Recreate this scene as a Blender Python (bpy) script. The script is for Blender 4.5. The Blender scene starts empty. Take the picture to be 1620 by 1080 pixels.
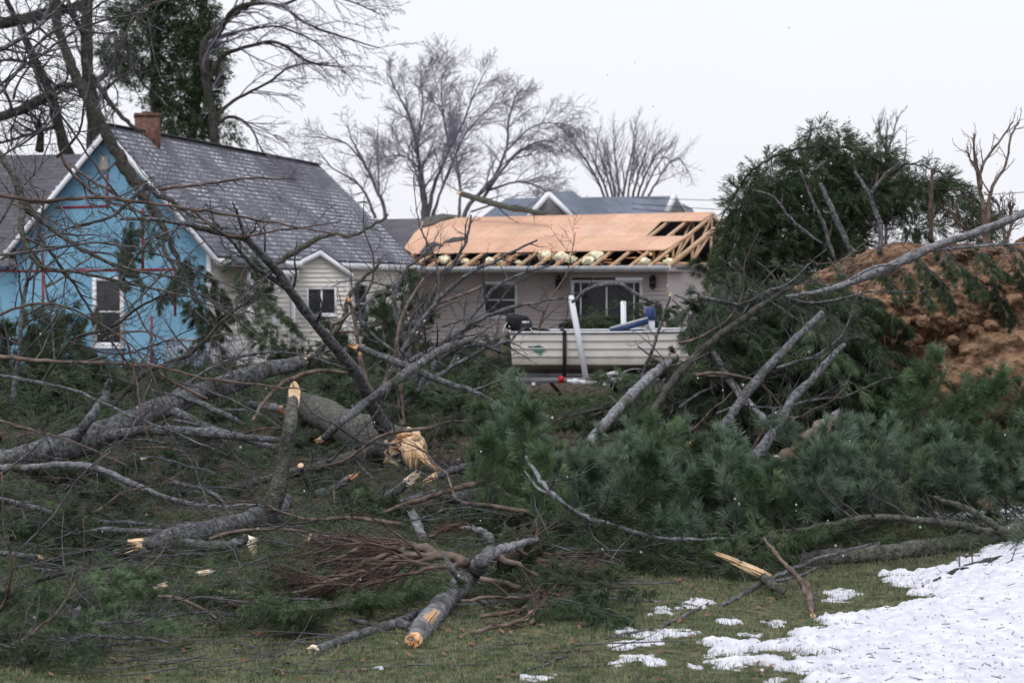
import bpy, math, random
import numpy as np
from mathutils import Vector, Matrix

R = math.radians
scene = bpy.context.scene
COL = scene.collection

# ------------------------------------------------------------------ camera
F = 3000.0                     # focal length in photo pixels (1620 wide)
CAMZ = 1.8
cam_d = bpy.data.cameras.new("camera")
cam = bpy.data.objects.new("camera", cam_d)
COL.objects.link(cam)
cam_d.sensor_width = 36.0
cam_d.lens = 36.0 * F / 1620.0
cam_d.clip_start = 0.1
cam_d.clip_end = 3000
PITCH = math.atan(90.0 / F)
cam.location = (0, 0, CAMZ)
cam.rotation_euler = (math.pi / 2 - PITCH, 0, 0)
cam_d.dof.use_dof = True
cam_d.dof.focus_distance = 13.0
cam_d.dof.aperture_fstop = 4.5
scene.camera = cam

# ------------------------------------------------------------------ light
SUN_EL, SUN_ROT = 58, 205      # behind the camera, very soft: overcast
world = bpy.data.worlds.new("World")
scene.world = world
world.use_nodes = True
wn, wl = world.node_tree.nodes, world.node_tree.links
bg = wn["Background"]
sky = wn.new("ShaderNodeTexSky"); sky.sky_type = 'NISHITA'; sky.sun_disc = False
sky.sun_elevation = R(SUN_EL); sky.sun_rotation = R(SUN_ROT)
tc = wn.new("ShaderNodeTexCoord")
sep = wn.new("ShaderNodeSeparateXYZ"); wl.new(tc.outputs["Generated"], sep.inputs[0])
rmp = wn.new("ShaderNodeValToRGB"); wl.new(sep.outputs["Z"], rmp.inputs[0])
e = rmp.color_ramp.elements
e[0].position = 0.0; e[0].color = (7.5, 7.55, 8.15, 1)
e[1].position = 1.0; e[1].color = (11.2, 11.4, 12.6, 1)
e2 = rmp.color_ramp.elements.new(0.12); e2.color = (8.1, 8.15, 8.6, 1)
nz = wn.new("ShaderNodeTexNoise"); nz.inputs["Scale"].default_value = 2.2; nz.inputs["Detail"].default_value = 3
wl.new(tc.outputs["Generated"], nz.inputs["Vector"])
mr = wn.new("ShaderNodeMapRange"); mr.inputs[3].default_value = 0.95; mr.inputs[4].default_value = 1.05
wl.new(nz.outputs["Fac"], mr.inputs[0])
mul = wn.new("ShaderNodeVectorMath"); mul.operation = 'SCALE'
wl.new(rmp.outputs[0], mul.inputs[0]); wl.new(mr.outputs[0], mul.inputs["Scale"])
mx = wn.new("ShaderNodeMixRGB"); mx.inputs[0].default_value = 0.93      # cloud deck over the blue sky
wl.new(sky.outputs[0], mx.inputs[1]); wl.new(mul.outputs[0], mx.inputs[2])
wl.new(mx.outputs[0], bg.inputs[0])
bg.inputs[1].default_value = 0.1

sun_d = bpy.data.lights.new("sun", 'SUN')
sun_d.energy = 1.0; sun_d.angle = R(25); sun_d.color = (1.0, 0.97, 0.93)
sun = bpy.data.objects.new("sun", sun_d); COL.objects.link(sun)
sun.rotation_euler = (R(90 - SUN_EL), 0, R(180 - SUN_ROT))
scene.view_settings.view_transform = 'Standard'
scene.view_settings.look = 'None'
scene.view_settings.gamma = 1
scene.view_settings.use_curve_mapping = False
scene.view_settings.exposure = 0.28
scene.cycles.max_bounces = 6
scene.cycles.transparent_max_bounces = 8

# ------------------------------------------------------------------ helpers
rng = random.Random(7)
nr = np.random.RandomState(7)
CP, SP = math.cos(PITCH), math.sin(PITCH)

def P(px, py, d):
    """the point at forward distance d (metres) seen at photo pixel (px, py)"""
    a, b = px - 810.0, 540.0 - py
    y = F * CP + b * SP
    z = -F * SP + b * CP
    return Vector((a * d / y, d, CAMZ + z * d / y))

def gz(x, y):
    """height of the ground"""
    s = np.clip((np.asarray(x, float) - 1.0) / 3.5, 0, 1)
    n = np.clip((16.0 - np.asarray(y, float)) / 5.0, 0, 1)
    return 0.10 * s * s * n + 0.02 * np.sin(x * 1.3 + 0.7 * y) + 0.015 * np.sin(2.1 * x - 1.1 * y)

def G(px, py, h=0.0):
    """ground point (raised by h) seen at a pixel"""
    d = (CAMZ - h) * F / max(12.0, py - 450.0)
    for _ in range(3):
        p = P(px, py, d)
        z = float(gz(p.x, p.y)) + h
        d *= (CAMZ - z) / max(0.05, (CAMZ - p.z))
    return P(px, py, d)

def nrm(v):
    return v / (np.linalg.norm(v) + 1e-12)

WT = {}      # world position of every mesh's origin
def wt(o): return WT[o.name] if o.name in WT else Vector(o.location)

class MB:
    def __init__(s):
        s.V = []; s.n = 0; s.Q = []; s.T = []; s.UV = None; s.N = []
    def add(s, v, q=None, t=None):
        v = np.asarray(v, float).reshape(-1, 3)
        s.V.append(v)
        if q is not None and len(q): s.Q.append(np.asarray(q, int).reshape(-1, 4) + s.n)
        if t is not None and len(t): s.T.append(np.asarray(t, int).reshape(-1, 3) + s.n)
        s.n += len(v)
    def ngon(s, v):
        v = np.asarray(v, float).reshape(-1, 3)
        s.V.append(v); s.N.append(list(range(s.n, s.n + len(v)))); s.n += len(v)
    def quad(s, a, b, c, d):
        s.add([a, b, c, d], q=[[0, 1, 2, 3]])
    def box(s, o, u, v, w):
        """box from corner o along u, v, w"""
        o, u, v, w = [np.asarray(k, float) for k in (o, u, v, w)]
        p = [o, o + u, o + u + v, o + v]
        p = p + [k + w for k in p]
        s.add(p, q=[[3, 2, 1, 0], [4, 5, 6, 7], [0, 1, 5, 4], [1, 2, 6, 5], [2, 3, 7, 6], [3, 0, 4, 7]])
    def cbox(s, c, sx, sy, sz, rz=0):
        ca, sa = math.cos(rz), math.sin(rz)
        u = np.array([ca, sa, 0]) * sx; v = np.array([-sa, ca, 0]) * sy; w = np.array([0, 0, sz])
        s.box(np.asarray(c, float) - u / 2 - v / 2 - w / 2, u, v, w)
    def beam(s, a, b, w, h, up=(0, 0, 1)):
        a = np.asarray(a, float); b = np.asarray(b, float)
        t = nrm(b - a); sd = nrm(np.cross(t, np.asarray(up, float))); u2 = np.cross(sd, t)
        s.box(a - sd * w / 2 - u2 * h / 2, b - a, sd * w, u2 * h)
    def build(s, name, mat, parent=None, smooth=False, origin=None):
        me = bpy.data.meshes.new(name)
        V = np.concatenate(s.V) if s.V else np.zeros((0, 3))
        if origin is not None:
            V = V - np.asarray(origin, float)
        Q = np.concatenate(s.Q) if s.Q else np.zeros((0, 4), int)
        T = np.concatenate(s.T) if s.T else np.zeros((0, 3), int)
        if s.N:
            me.from_pydata(V.tolist(), [], Q.tolist() + T.tolist() + s.N)
        else:
            me.vertices.add(len(V)); me.vertices.foreach_set("co", V.ravel())
            me.loops.add(Q.size + T.size)
            me.loops.foreach_set("vertex_index", np.concatenate([Q.ravel(), T.ravel()]))
            me.polygons.add(len(Q) + len(T))
            ls = np.concatenate([np.arange(len(Q)) * 4, Q.size + np.arange(len(T)) * 3])
            me.polygons.foreach_set("loop_start", ls)
        me.update(calc_edges=True)
        if smooth:
            me.polygons.foreach_set("use_smooth", np.ones(len(me.polygons), bool))
        me.materials.append(mat)
        o = bpy.data.objects.new(name, me)
        COL.objects.link(o)
        if origin is not None: o.location = Vector(origin)
        WT[o.name] = Vector(origin) if origin is not None else Vector((0, 0, 0))
        if parent is not None:
            o.parent = parent
            o.matrix_parent_inverse = Matrix.Translation(-wt(parent))
        return o

def tag(o, label=None, cat=None, group=None, kind=None):
    if label: o["label"] = label
    if cat: o["category"] = cat
    if group: o["group"] = group
    if kind: o["kind"] = kind
    return o

def empty(name, loc, label, cat, group=None):
    o = bpy.data.objects.new(name, None); o.empty_display_size = 0.2
    o.location = Vector(loc); COL.objects.link(o)
    return tag(o, label, cat, group)

def copy_tree(o, parent=None):
    c = o.copy(); COL.objects.link(c); c.parent = parent
    for ch in o.children: copy_tree(ch, c)
    return c

def tube(mb, pts, rad, seg=6, rough=0.0, cap=True):
    pts = np.asarray(pts, float); rad = np.asarray(rad, float); n = len(pts)
    t = np.gradient(pts, axis=0); t /= (np.linalg.norm(t, axis=1, keepdims=True) + 1e-12)
    m = np.abs(t.mean(0)); ref = np.zeros(3); ref[int(np.argmin(m))] = 1
    nn = np.cross(t, ref); nn /= (np.linalg.norm(nn, axis=1, keepdims=True) + 1e-12)
    bb = np.cross(t, nn)
    a = np.linspace(0, 2 * np.pi, seg, endpoint=False)
    rr = rad[:, None] * np.ones(seg)[None]
    if rough:
        ph = nr.rand() * 9
        k = np.arange(n)[:, None]
        w = nr.rand(n, seg) - .5; w = (w + np.roll(w, 1, 1) + np.roll(w, 1, 0) + np.roll(w, -1, 0)) / 2
        rr = rr * (1 + rough * (np.sin(a * 2 + k * .35 + ph) * .6 + w * .7 + .5 * np.sin(k * .9 + ph * 2)))
    v = pts[:, None] + rr[:, :, None] * (np.cos(a)[None, :, None] * nn[:, None] + np.sin(a)[None, :, None] * bb[:, None])
    i = np.arange(n - 1)[:, None] * seg; j = np.arange(seg)[None]; j2 = (j + 1) % seg
    q = np.stack([i + j, i + j2, i + seg + j2, i + seg + j], -1).reshape(-1, 4)
    v = v.reshape(-1, 3)
    if cap:
        v = np.concatenate([v, pts[:1] - t[:1] * rad[0] * .3, pts[-1:] + t[-1:] * rad[-1] * .6])
        jj = np.arange(seg); k2 = (jj + 1) % seg
        t1 = np.stack([k2, jj, np.full(seg, n * seg)], -1)
        t2 = np.stack([(n - 1) * seg + jj, (n - 1) * seg + k2, np.full(seg, n * seg + 1)], -1)
        mb.add(v, q=q, t=np.concatenate([t1, t2]))
    else:
        mb.add(v, q=q)

def cr(P4, k=5, wig=0.0):
    """Catmull-Rom through rows of (x, y, z, r)"""
    A = np.asarray(P4, float)
    A = np.concatenate([[2 * A[0] - A[1]], A, [2 * A[-1] - A[-2]]])
    out = []
    for i in range(1, len(A) - 2):
        for s in np.linspace(0, 1, k, endpoint=False):
            a, b, c, d = A[i - 1], A[i], A[i + 1], A[i + 2]
            out.append(.5 * ((2 * b) + (c - a) * s + (2 * a - 5 * b + 4 * c - d) * s * s + (3 * b - a - 3 * c + d) * s ** 3))
    out.append(A[-2])
    out = np.array(out)
    if wig: out[1:-1, :3] += (nr.rand(len(out) - 2, 3) - .5) * wig
    out[:, 3] = np.maximum(out[:, 3], 0.0008)
    return out[:, :3], out[:, 3]

def sprout(mb, pts, rad, n, length, level, up=0.0, ang=(30, 65), wig=.22, t0=.15, bias=None,
           flat=None, tips=None, rmin=.0022, nn=5, ratio=.55, rk=.55, fall=.5):
    """side shoots along a limb, then shoots on those"""
    N = len(pts)
    for k in range(n):
        t = t0 + (1 - t0) * ((k + rng.random()) / n)
        f = t * (N - 1); i = min(N - 2, int(f)); s = f - i
        p = pts[i] * (1 - s) + pts[i + 1] * s
        r = (rad[i] * (1 - s) + rad[i + 1] * s)
        tg = nrm(pts[i + 1] - pts[i])
        if flat is not None:
            sd = nrm(np.cross(tg, flat)) * rng.choice((-1, 1)) + flat * rng.uniform(-.25, .25)
            sd = nrm(sd)
        else:
            v = np.array([rng.gauss(0, 1) for _ in range(3)]); sd = nrm(v - tg * v.dot(tg))
        a = R(rng.uniform(*ang))
        d = nrm(tg * math.cos(a) + sd * math.sin(a))
        L = length * rng.uniform(.55, 1.15) * (1 - fall * t)
        q = [p]; dd = d.copy()
        for _ in range(nn):
            w = np.array([rng.gauss(0, 1) for _ in range(3)]) * wig
            if flat is not None: w -= flat * w.dot(flat) * .6
            dd = nrm(dd + w * .6 + np.array([0, 0, up]) + (0 if bias is None else bias))
            q.append(q[-1] + dd * L / nn)
        q = np.array(q)
        r0 = max(rmin, min(r * rk, L * .03)); rr = np.linspace(r0, max(rmin * .6, r0 * .25), nn + 1)
        tube(mb, q, rr, 5 if r0 > .012 else (4 if r0 > .005 else 3), cap=False)
        if level > 0:
            sprout(mb, q, rr, max(2, int(n * ratio)), L * .55, level - 1, up, ang, wig, .15, bias, flat, tips, rmin, max(3, nn - 1), ratio, rk, fall)
        elif tips is not None:
            tips.append(q)

def needles(mb, tips, per=34, L=.10, w=.004, spread=(18, 50), frac=.75):
    """brush of needles along the last part of every twig in tips"""
    base, dirs, lens = [], [], []
    for q in tips:
        seg = q[1:] - q[:-1]; n = len(seg)
        t = 1 - nr.rand(per) * frac
        f = t * n; i = np.clip(f.astype(int), 0, n - 1); s = (f - i)[:, None]
        p = q[i] + seg[i] * s
        tg = seg[i] / (np.linalg.norm(seg[i], axis=1, keepdims=True) + 1e-9)
        v = nr.randn(per, 3); v -= tg * (v * tg).sum(1, keepdims=True); v /= (np.linalg.norm(v, axis=1, keepdims=True) + 1e-9)
        a = np.radians(nr.uniform(spread[0], spread[1], per))[:, None]
        dirs.append(tg * np.cos(a) + v * np.sin(a)); base.append(p); lens.append(L * nr.uniform(.6, 1.1, per))
    base = np.concatenate(base); dirs = np.concatenate(dirs); lens = np.concatenate(lens)[:, None]
    sd = nr.randn(len(base), 3); sd -= dirs * (sd * dirs).sum(1, keepdims=True)
    sd /= (np.linalg.norm(sd, axis=1, keepdims=True) + 1e-9)
    mid = base + dirs * lens * .55
    tip = base + dirs * lens - np.array([0, 0, 1.]) * lens * .12
    v = np.stack([base, mid - sd * w / 2, tip, mid + sd * w / 2], 1).reshape(-1, 3)
    n = len(base)
    mb.add(v, q=np.arange(n * 4).reshape(n, 4))

# ------------------------------------------------------------------ materials
def mat(name, col, rough=.8, col2=None, scale=6.0, detail=6, bump=0.0, bscale=None, metal=0.0, spec=.3,
        stretch=None, bdist=.02, contrast=(.35, .65), rnd=0.0, trans=0.0, coord="Object", col3=None, scale3=2.0, c3=(.5, .7)):
    m = bpy.data.materials.new(name); m.use_nodes = True
    n, l = m.node_tree.nodes, m.node_tree.links
    b = n["Principled BSDF"]
    b.inputs["Roughness"].default_value = rough; b.inputs["Metallic"].default_value = metal
    b.inputs["Specular IOR Level"].default_value = spec
    b.inputs["Base Color"].default_value = (*col, 1)
    t = n.new("ShaderNodeTexCoord"); vec = t.outputs[coord]
    if stretch is not None:
        mp = n.new("ShaderNodeMapping"); mp.inputs["Scale"].default_value = stretch
        l.new(vec, mp.inputs[0]); vec = mp.outputs[0]
    out = None
    if col2 is not None:
        nz = n.new("ShaderNodeTexNoise"); nz.inputs["Scale"].default_value = scale; nz.inputs["Detail"].default_value = detail
        l.new(vec, nz.inputs["Vector"])
        r = n.new("ShaderNodeValToRGB"); l.new(nz.outputs["Fac"], r.inputs[0])
        r.color_ramp.elements[0].position = contrast[0]; r.color_ramp.elements[0].color = (*col, 1)
        r.color_ramp.elements[1].position = contrast[1]; r.color_ramp.elements[1].color = (*col2, 1)
        out = r.outputs[0]
        if col3 is not None:
            n3 = n.new("ShaderNodeTexNoise"); n3.inputs["Scale"].default_value = scale3; n3.inputs["Detail"].default_value = 5
            l.new(t.outputs[coord], n3.inputs["Vector"])
            r3 = n.new("ShaderNodeMapRange"); r3.inputs[1].default_value = c3[0]; r3.inputs[2].default_value = c3[1]
            l.new(n3.outputs["Fac"], r3.inputs[0])
            m3 = n.new("ShaderNodeMixRGB"); l.new(r3.outputs[0], m3.inputs[0]); l.new(out, m3.inputs[1]); m3.inputs[2].default_value = (*col3, 1)
            out = m3.outputs[0]
    if rnd:
        oi = n.new("ShaderNodeObjectInfo"); h = n.new("ShaderNodeHueSaturation")
        mr = n.new("ShaderNodeMapRange"); mr.inputs[3].default_value = 1 - rnd; mr.inputs[4].default_value = 1 + rnd
        l.new(oi.outputs["Random"], mr.inputs[0]); l.new(mr.outputs[0], h.inputs["Value"])
        if out: l.new(out, h.inputs["Color"])
        else: h.inputs["Color"].default_value = (*col, 1)
        out = h.outputs[0]
    if out: l.new(out, b.inputs["Base Color"])
    if bump:
        nb = n.new("ShaderNodeTexNoise"); nb.inputs["Scale"].default_value = bscale or scale * 2; nb.inputs["Detail"].default_value = 8
        l.new(vec, nb.inputs["Vector"])
        bp = n.new("ShaderNodeBump"); bp.inputs["Strength"].default_value = bump; bp.inputs["Distance"].default_value = bdist
        l.new(nb.outputs["Fac"], bp.inputs["Height"]); l.new(bp.outputs[0], b.inputs["Normal"])
    if trans:
        tr = n.new("ShaderNodeBsdfTranslucent"); ms = n.new("ShaderNodeMixShader"); ms.inputs[0].default_value = trans
        if out: l.new(out, tr.inputs[0])
        else: tr.inputs[0].default_value = (*col, 1)
        l.new(b.outputs[0], ms.inputs[1]); l.new(tr.outputs[0], ms.inputs[2])
        l.new(ms.outputs[0], n["Material Output"].inputs["Surface"])
    return m

M = {}
M['bark'] = mat("grey_bark", (.046, .047, .050), .9, (.215, .22, .24), 26, detail=12, bump=1, bscale=70, col3=(.055, .058, .04), scale3=6, c3=(.5, .7), bdist=.03)
M['bark_pale'] = mat("pale_bark", (.13, .13, .14), .85, (.33, .33, .36), 24, detail=12, bump=1, bscale=70, col3=(.08, .08, .06), scale3=7, c3=(.5, .68), bdist=.025)
M['bark_dark'] = mat("dark_bark", (.022, .02, .018), .95, (.075, .07, .062), 12, bump=.8, bscale=30, col3=(.035, .04, .02), scale3=3)
M['bark_green'] = mat("mossy_shaded_bark", (.045, .048, .038), .9, (.15, .15, .13), 24, detail=12, bump=1, bscale=60, bdist=.03)  # moss tone, also the darker bark that paints shade on the front right trunk
M['bark_brown'] = mat("brown_bark", (.07, .05, .04), .9, (.2, .15, .125), 14, bump=.5, bscale=40)
M['twig'] = mat("twig_bark", (.032, .030, .032), .9, (.115, .108, .114), 9, rnd=.25)
M['twig_red'] = mat("reddish_twig", (.045, .030, .026), .9, (.135, .092, .078), 9)
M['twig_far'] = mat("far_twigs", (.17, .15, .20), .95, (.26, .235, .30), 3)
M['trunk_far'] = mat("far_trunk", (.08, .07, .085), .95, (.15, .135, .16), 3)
M['wood'] = mat("split_wood", (.66, .43, .24), .75, (.84, .64, .42), 7, bump=.35, bscale=30, col3=(.42, .17, .06), scale3=6, c3=(.58, .78), bdist=.01)
M['wood_red'] = mat("raw_orange_wood", (.40, .13, .05), .8, (.78, .50, .27), 9, bump=.4, bscale=30, bdist=.01)
M['wood_white'] = mat("white_wood", (.74, .58, .42), .8, (.88, .78, .64), 12, bump=.3, bscale=30, bdist=.01)
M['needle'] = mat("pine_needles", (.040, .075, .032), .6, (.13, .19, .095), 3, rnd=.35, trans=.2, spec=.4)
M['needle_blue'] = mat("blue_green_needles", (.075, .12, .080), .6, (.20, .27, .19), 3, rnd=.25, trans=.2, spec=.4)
M['needle_dark'] = mat("dark_needles", (.024, .045, .020), .7, (.080, .112, .056), 3, rnd=.35, trans=.12, spec=.3)  # darker needle tone, also puts shade into boughs low in the heap
M['lumber'] = mat("rafter_lumber", (.50, .32, .19), .8, (.66, .46, .30), 5, stretch=(1, 1, 6), rnd=.15)
M['white'] = mat("white_trim", (.70, .71, .76), .6, (.80, .80, .83), 6)
M['grey_trim'] = mat("grey_gutter", (.30, .31, .33), .5, (.40, .41, .43), 4)
M['dark'] = mat("dark_inside", (.012, .012, .014), .9)
M['glass'] = mat("window_glass", (.02, .024, .03), .08, spec=.6)
M['screen'] = mat("insect_screen", (.035, .037, .043), .6)
M['siding_beige'] = mat("cream_siding", (.65, .63, .58), .6, (.72, .70, .655), 1.5)
M['siding_taupe'] = mat("taupe_siding", (.45, .395, .39), .65, (.51, .45, .445), .8, stretch=(1, 1, 3))
M['brick'] = mat("chimney_brick", (.10, .055, .045), .9, (.20, .11, .085), 10, bump=.6)
M['foam'] = mat("insulation_batt", (.70, .64, .40), .95, (.84, .80, .62), 8, bump=1, bscale=14)
M['felt'] = mat("roofing_felt", (.03, .03, .035), .8, (.07, .07, .08), 5)
M['soil'] = mat("orange_soil", (.10, .055, .032), .95, (.33, .205, .125), 7, detail=12, bump=1, bscale=14, col3=(.05, .03, .02), scale3=2.4, c3=(.55, .72), contrast=(.36, .62), bdist=.08)
M['dirt_top'] = mat("needle_litter_on_mound", (.075, .05, .042), .95, (.23, .145, .10), 12, detail=10, bump=1, bscale=30, bdist=.05)
M['metal'] = mat("galvanised_metal", (.38, .39, .41), .45, (.5, .51, .53), 8, metal=.6)
M['black'] = mat("black_plastic", (.010, .011, .014), .5, spec=.25)
M['rubber'] = mat("rubber", (.02, .02, .022), .85)
M['blue_vinyl'] = mat("navy_vinyl", (.018, .04, .13), .5, (.03, .06, .18), 5)
M['grey_vinyl'] = mat("grey_vinyl", (.35, .36, .4), .5)
M['pvc'] = mat("white_pvc", (.72, .74, .80), .4, (.8, .81, .85), 3)
M['red'] = mat("red_lens", (.45, .015, .02), .3)
M['decal'] = mat("green_decal", (.05, .17, .15), .5, (.12, .28, .25), 22)
M['snow'] = mat("snow", (.52, .525, .60), .9, (.72, .72, .74), 16, detail=12, bump=.8, bscale=30, bdist=.02, col3=(.52, .52, .56), scale3=4, c3=(.55, .8), spec=.2)
M['leaf'] = mat("dead_leaf", (.09, .045, .028), .85, (.24, .13, .08), 3, rnd=.2)
M['iron'] = mat("black_iron", (.02, .02, .022), .6)
M['far_wall'] = mat("far_house_wall", (.27, .26, .29), .8, (.33, .32, .35), 1)
M['railing'] = mat("weathered_railing", (.28, .29, .33), .8, (.4, .41, .46), 5)

def hull_mat():
    m = mat("cream_hull_paint", (.68, .65, .60), .5, (.77, .745, .70), 2.2, spec=.4)
    n, l = m.node_tree.nodes, m.node_tree.links
    b = n["Principled BSDF"]; src = b.inputs["Base Color"].links[0].from_socket
    t = n.new("ShaderNodeTexCoord"); s = n.new("ShaderNodeSeparateXYZ"); l.new(t.outputs["Object"], s.inputs[0])
    nz = n.new("ShaderNodeTexNoise"); nz.inputs["Scale"].default_value = 5; l.new(t.outputs["Object"], nz.inputs["Vector"])
    ad = n.new("ShaderNodeMath"); ad.operation = 'MULTIPLY_ADD'; l.new(nz.outputs["Fac"], ad.inputs[0]); ad.inputs[1].default_value = -.16
    l.new(s.outputs["Z"], ad.inputs[2])
    mr = n.new("ShaderNodeMapRange"); l.new(ad.outputs[0], mr.inputs[0])
    mr.inputs[1].default_value = .22; mr.inputs[2].default_value = .02       # algae and grime band low on the hull
    mr.inputs[3].default_value = 0; mr.inputs[4].default_value = .85
    mi = n.new("ShaderNodeMixRGB"); l.new(mr.outputs[0], mi.inputs[0]); l.new(src, mi.inputs[1]); mi.inputs[2].default_value = (.20, .165, .11, 1)
    l.new(mi.outputs[0], b.inputs["Base Color"]); return m
M['hull'] = hull_mat()

def shingle(name, c1, c2, snow, ox=(1, 0, 0), scale=1.0):
    """asphalt shingles on UV metres, snow lodged at the tabs"""
    m = bpy.data.materials.new(name); m.use_nodes = True
    n, l = m.node_tree.nodes, m.node_tree.links; b = n["Principled BSDF"]; b.inputs["Roughness"].default_value = .95
    b.inputs["Specular IOR Level"].default_value = .15
    uv = n.new("ShaderNodeUVMap")
    br = n.new("ShaderNodeTexBrick"); l.new(uv.outputs[0], br.inputs["Vector"])
    br.inputs["Scale"].default_value = 1; br.inputs["Brick Width"].default_value = .33; br.inputs["Row Height"].default_value = .145
    br.inputs["Mortar Size"].default_value = .012; br.inputs["Mortar Smooth"].default_value = .2; br.inputs["Bias"].default_value = 0
    br.inputs["Color1"].default_value = (*c1, 1); br.inputs["Color2"].default_value = (*c2, 1)
    br.inputs["Mortar"].default_value = (c1[0] * .75, c1[1] * .75, c1[2] * .75, 1)
    # snow: short dashes just above the course joints, in ragged drifts
    sp = n.new("ShaderNodeSeparateXYZ"); l.new(uv.outputs[0], sp.inputs[0])
    mo = n.new("ShaderNodeMath"); mo.operation = 'MODULO'; l.new(sp.outputs["Y"], mo.inputs[0]); mo.inputs[1].default_value = .145
    lt = n.new("ShaderNodeMath"); lt.operation = 'LESS_THAN'; l.new(mo.outputs[0], lt.inputs[0]); lt.inputs[1].default_value = .062
    mp = n.new("ShaderNodeMapping"); mp.inputs["Scale"].default_value = (3.6, 0.55, 1); l.new(uv.outputs[0], mp.inputs[0])
    mp.inputs["Rotation"].default_value = (0, 0, .35)
    nz = n.new("ShaderNodeTexNoise"); nz.inputs["Scale"].default_value = 1.9; nz.inputs["Detail"].default_value = 7; nz.inputs["Roughness"].default_value = .75
    l.new(mp.outputs[0], nz.inputs["Vector"])
    r = n.new("ShaderNodeMapRange"); l.new(nz.outputs["Fac"], r.inputs[0]); r.inputs[1].default_value = .62 - snow * .16; r.inputs[2].default_value = .74 - snow * .16
    mm = n.new("ShaderNodeMath"); mm.operation = 'MULTIPLY'; l.new(lt.outputs[0], mm.inputs[0]); l.new(r.outputs[0], mm.inputs[1])
    n2 = n.new("ShaderNodeTexNoise"); n2.inputs["Scale"].default_value = .6; n2.inputs["Detail"].default_value = 3; l.new(uv.outputs[0], n2.inputs["Vector"])
    r2 = n.new("ShaderNodeMapRange"); l.new(n2.outputs["Fac"], r2.inputs[0]); r2.inputs[1].default_value = .3; r2.inputs[2].default_value = .7
    r2.inputs[3].default_value = .8; r2.inputs[4].default_value = 1.25
    n5 = n.new("ShaderNodeTexNoise"); n5.inputs["Scale"].default_value = .8; n5.inputs["Detail"].default_value = 4; l.new(uv.outputs[0], n5.inputs["Vector"])
    r5 = n.new("ShaderNodeMapRange"); l.new(n5.outputs["Fac"], r5.inputs[0]); r5.inputs[1].default_value = .36; r5.inputs[2].default_value = .62
    m5 = n.new("ShaderNodeMath"); m5.operation = 'MULTIPLY'; l.new(mm.outputs[0], m5.inputs[0]); l.new(r5.outputs[0], m5.inputs[1]); mm = m5
    sc = n.new("ShaderNodeVectorMath"); sc.operation = 'SCALE'; l.new(br.outputs["Color"], sc.inputs[0]); l.new(r2.outputs[0], sc.inputs["Scale"])
    mx = n.new("ShaderNodeMixRGB"); l.new(mm.outputs[0], mx.inputs[0]); l.new(sc.outputs[0], mx.inputs[1]); mx.inputs[2].default_value = (.68, .70, .78, 1)
    l.new(mx.outputs[0], b.inputs["Base Color"])
    return m
M['shingle'] = shingle("grey_shingles", (.105, .108, .128), (.15, .152, .175), 1.0)
M['shingle_plain'] = shingle("plain_grey_shingles", (.088, .085, .098), (.12, .115, .13), .1)
M['shingle_far'] = shingle("slate_grey_shingles", (.13, .15, .19), (.16, .18, .22), .0)

def osb_mat():
    m = bpy.data.materials.new("osb_board"); m.use_nodes = True
    n, l = m.node_tree.nodes, m.node_tree.links; b = n["Principled BSDF"]; b.inputs["Roughness"].default_value = .85
    uv = n.new("ShaderNodeUVMap")
    vo = n.new("ShaderNodeTexVoronoi"); vo.inputs["Scale"].default_value = 14; l.new(uv.outputs[0], vo.inputs["Vector"])
    nz = n.new("ShaderNodeTexNoise"); nz.inputs["Scale"].default_value = 1.1; nz.inputs["Detail"].default_value = 6; l.new(uv.outputs[0], nz.inputs["Vector"])
    br = n.new("ShaderNodeTexBrick"); l.new(uv.outputs[0], br.inputs["Vector"])
    br.inputs["Scale"].default_value = 1; br.inputs["Brick Width"].default_value = 2.44; br.inputs["Row Height"].default_value = 1.22
    br.inputs["Mortar Size"].default_value = .006; br.inputs["Color1"].default_value = (.63, .37, .24, 1); br.inputs["Color2"].default_value = (.70, .44, .31, 1)
    br.inputs["Mortar"].default_value = (.22, .10, .06, 1)
    s = n.new("ShaderNodeMixRGB"); s.blend_type = 'MULTIPLY'; s.inputs[0].default_value = .22; l.new(br.outputs[0], s.inputs[1]); l.new(vo.outputs["Color"], s.inputs[2])
    r = n.new("ShaderNodeMapRange"); l.new(nz.outputs["Fac"], r.inputs[0]); r.inputs[1].default_value = .3; r.inputs[2].default_value = .7; r.inputs[3].default_value = .85; r.inputs[4].default_value = 1.12
    sc = n.new("ShaderNodeVectorMath"); sc.operation = 'SCALE'; l.new(s.outputs[0], sc.inputs[0]); l.new(r.outputs[0], sc.inputs["Scale"])
    l.new(sc.outputs[0], b.inputs["Base Color"]); return m
M['osb'] = osb_mat()
M['blue_foam'] = mat("blue_foam_board", (.19, .41, .58), .8, (.225, .455, .62), 1.3, detail=3)
M['red_tape'] = mat("red_seam_tape", (.22, .025, .04), .6, (.30, .05, .07), 3)

def uvquad(mb_list, name, mat_, corners, uvs, parent, thick=.0):
    """a roof plane with UVs in metres; corners counter-clockwise from outside"""
    me = bpy.data.meshes.new(name)
    c = [Vector(k) for k in corners]
    nrmv = (c[1] - c[0]).cross(c[2] - c[0]).normalized()
    n = len(c)
    vs = c + [k - nrmv * thick for k in c] if thick else c
    fs = [list(range(n))]
    if thick:
        fs.append(list(range(2 * n - 1, n - 1, -1)))
        for i in range(n):
            j = (i + 1) % n; fs.append([i, i + n, j + n, j])
    me.from_pydata([tuple(v) for v in vs], [], fs)
    ul = me.uv_layers.new(name="UVMap")
    for p in me.polygons:
        for li in p.loop_indices:
            ul.data[li].uv = uvs[me.loops[li].vertex_index % n]
    me.materials.append(mat_)
    o = bpy.data.objects.new(name, me); COL.objects.link(o)
    if parent:
        o.parent = parent; o.matrix_parent_inverse = Matrix.Translation(-wt(parent))
    return o

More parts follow.
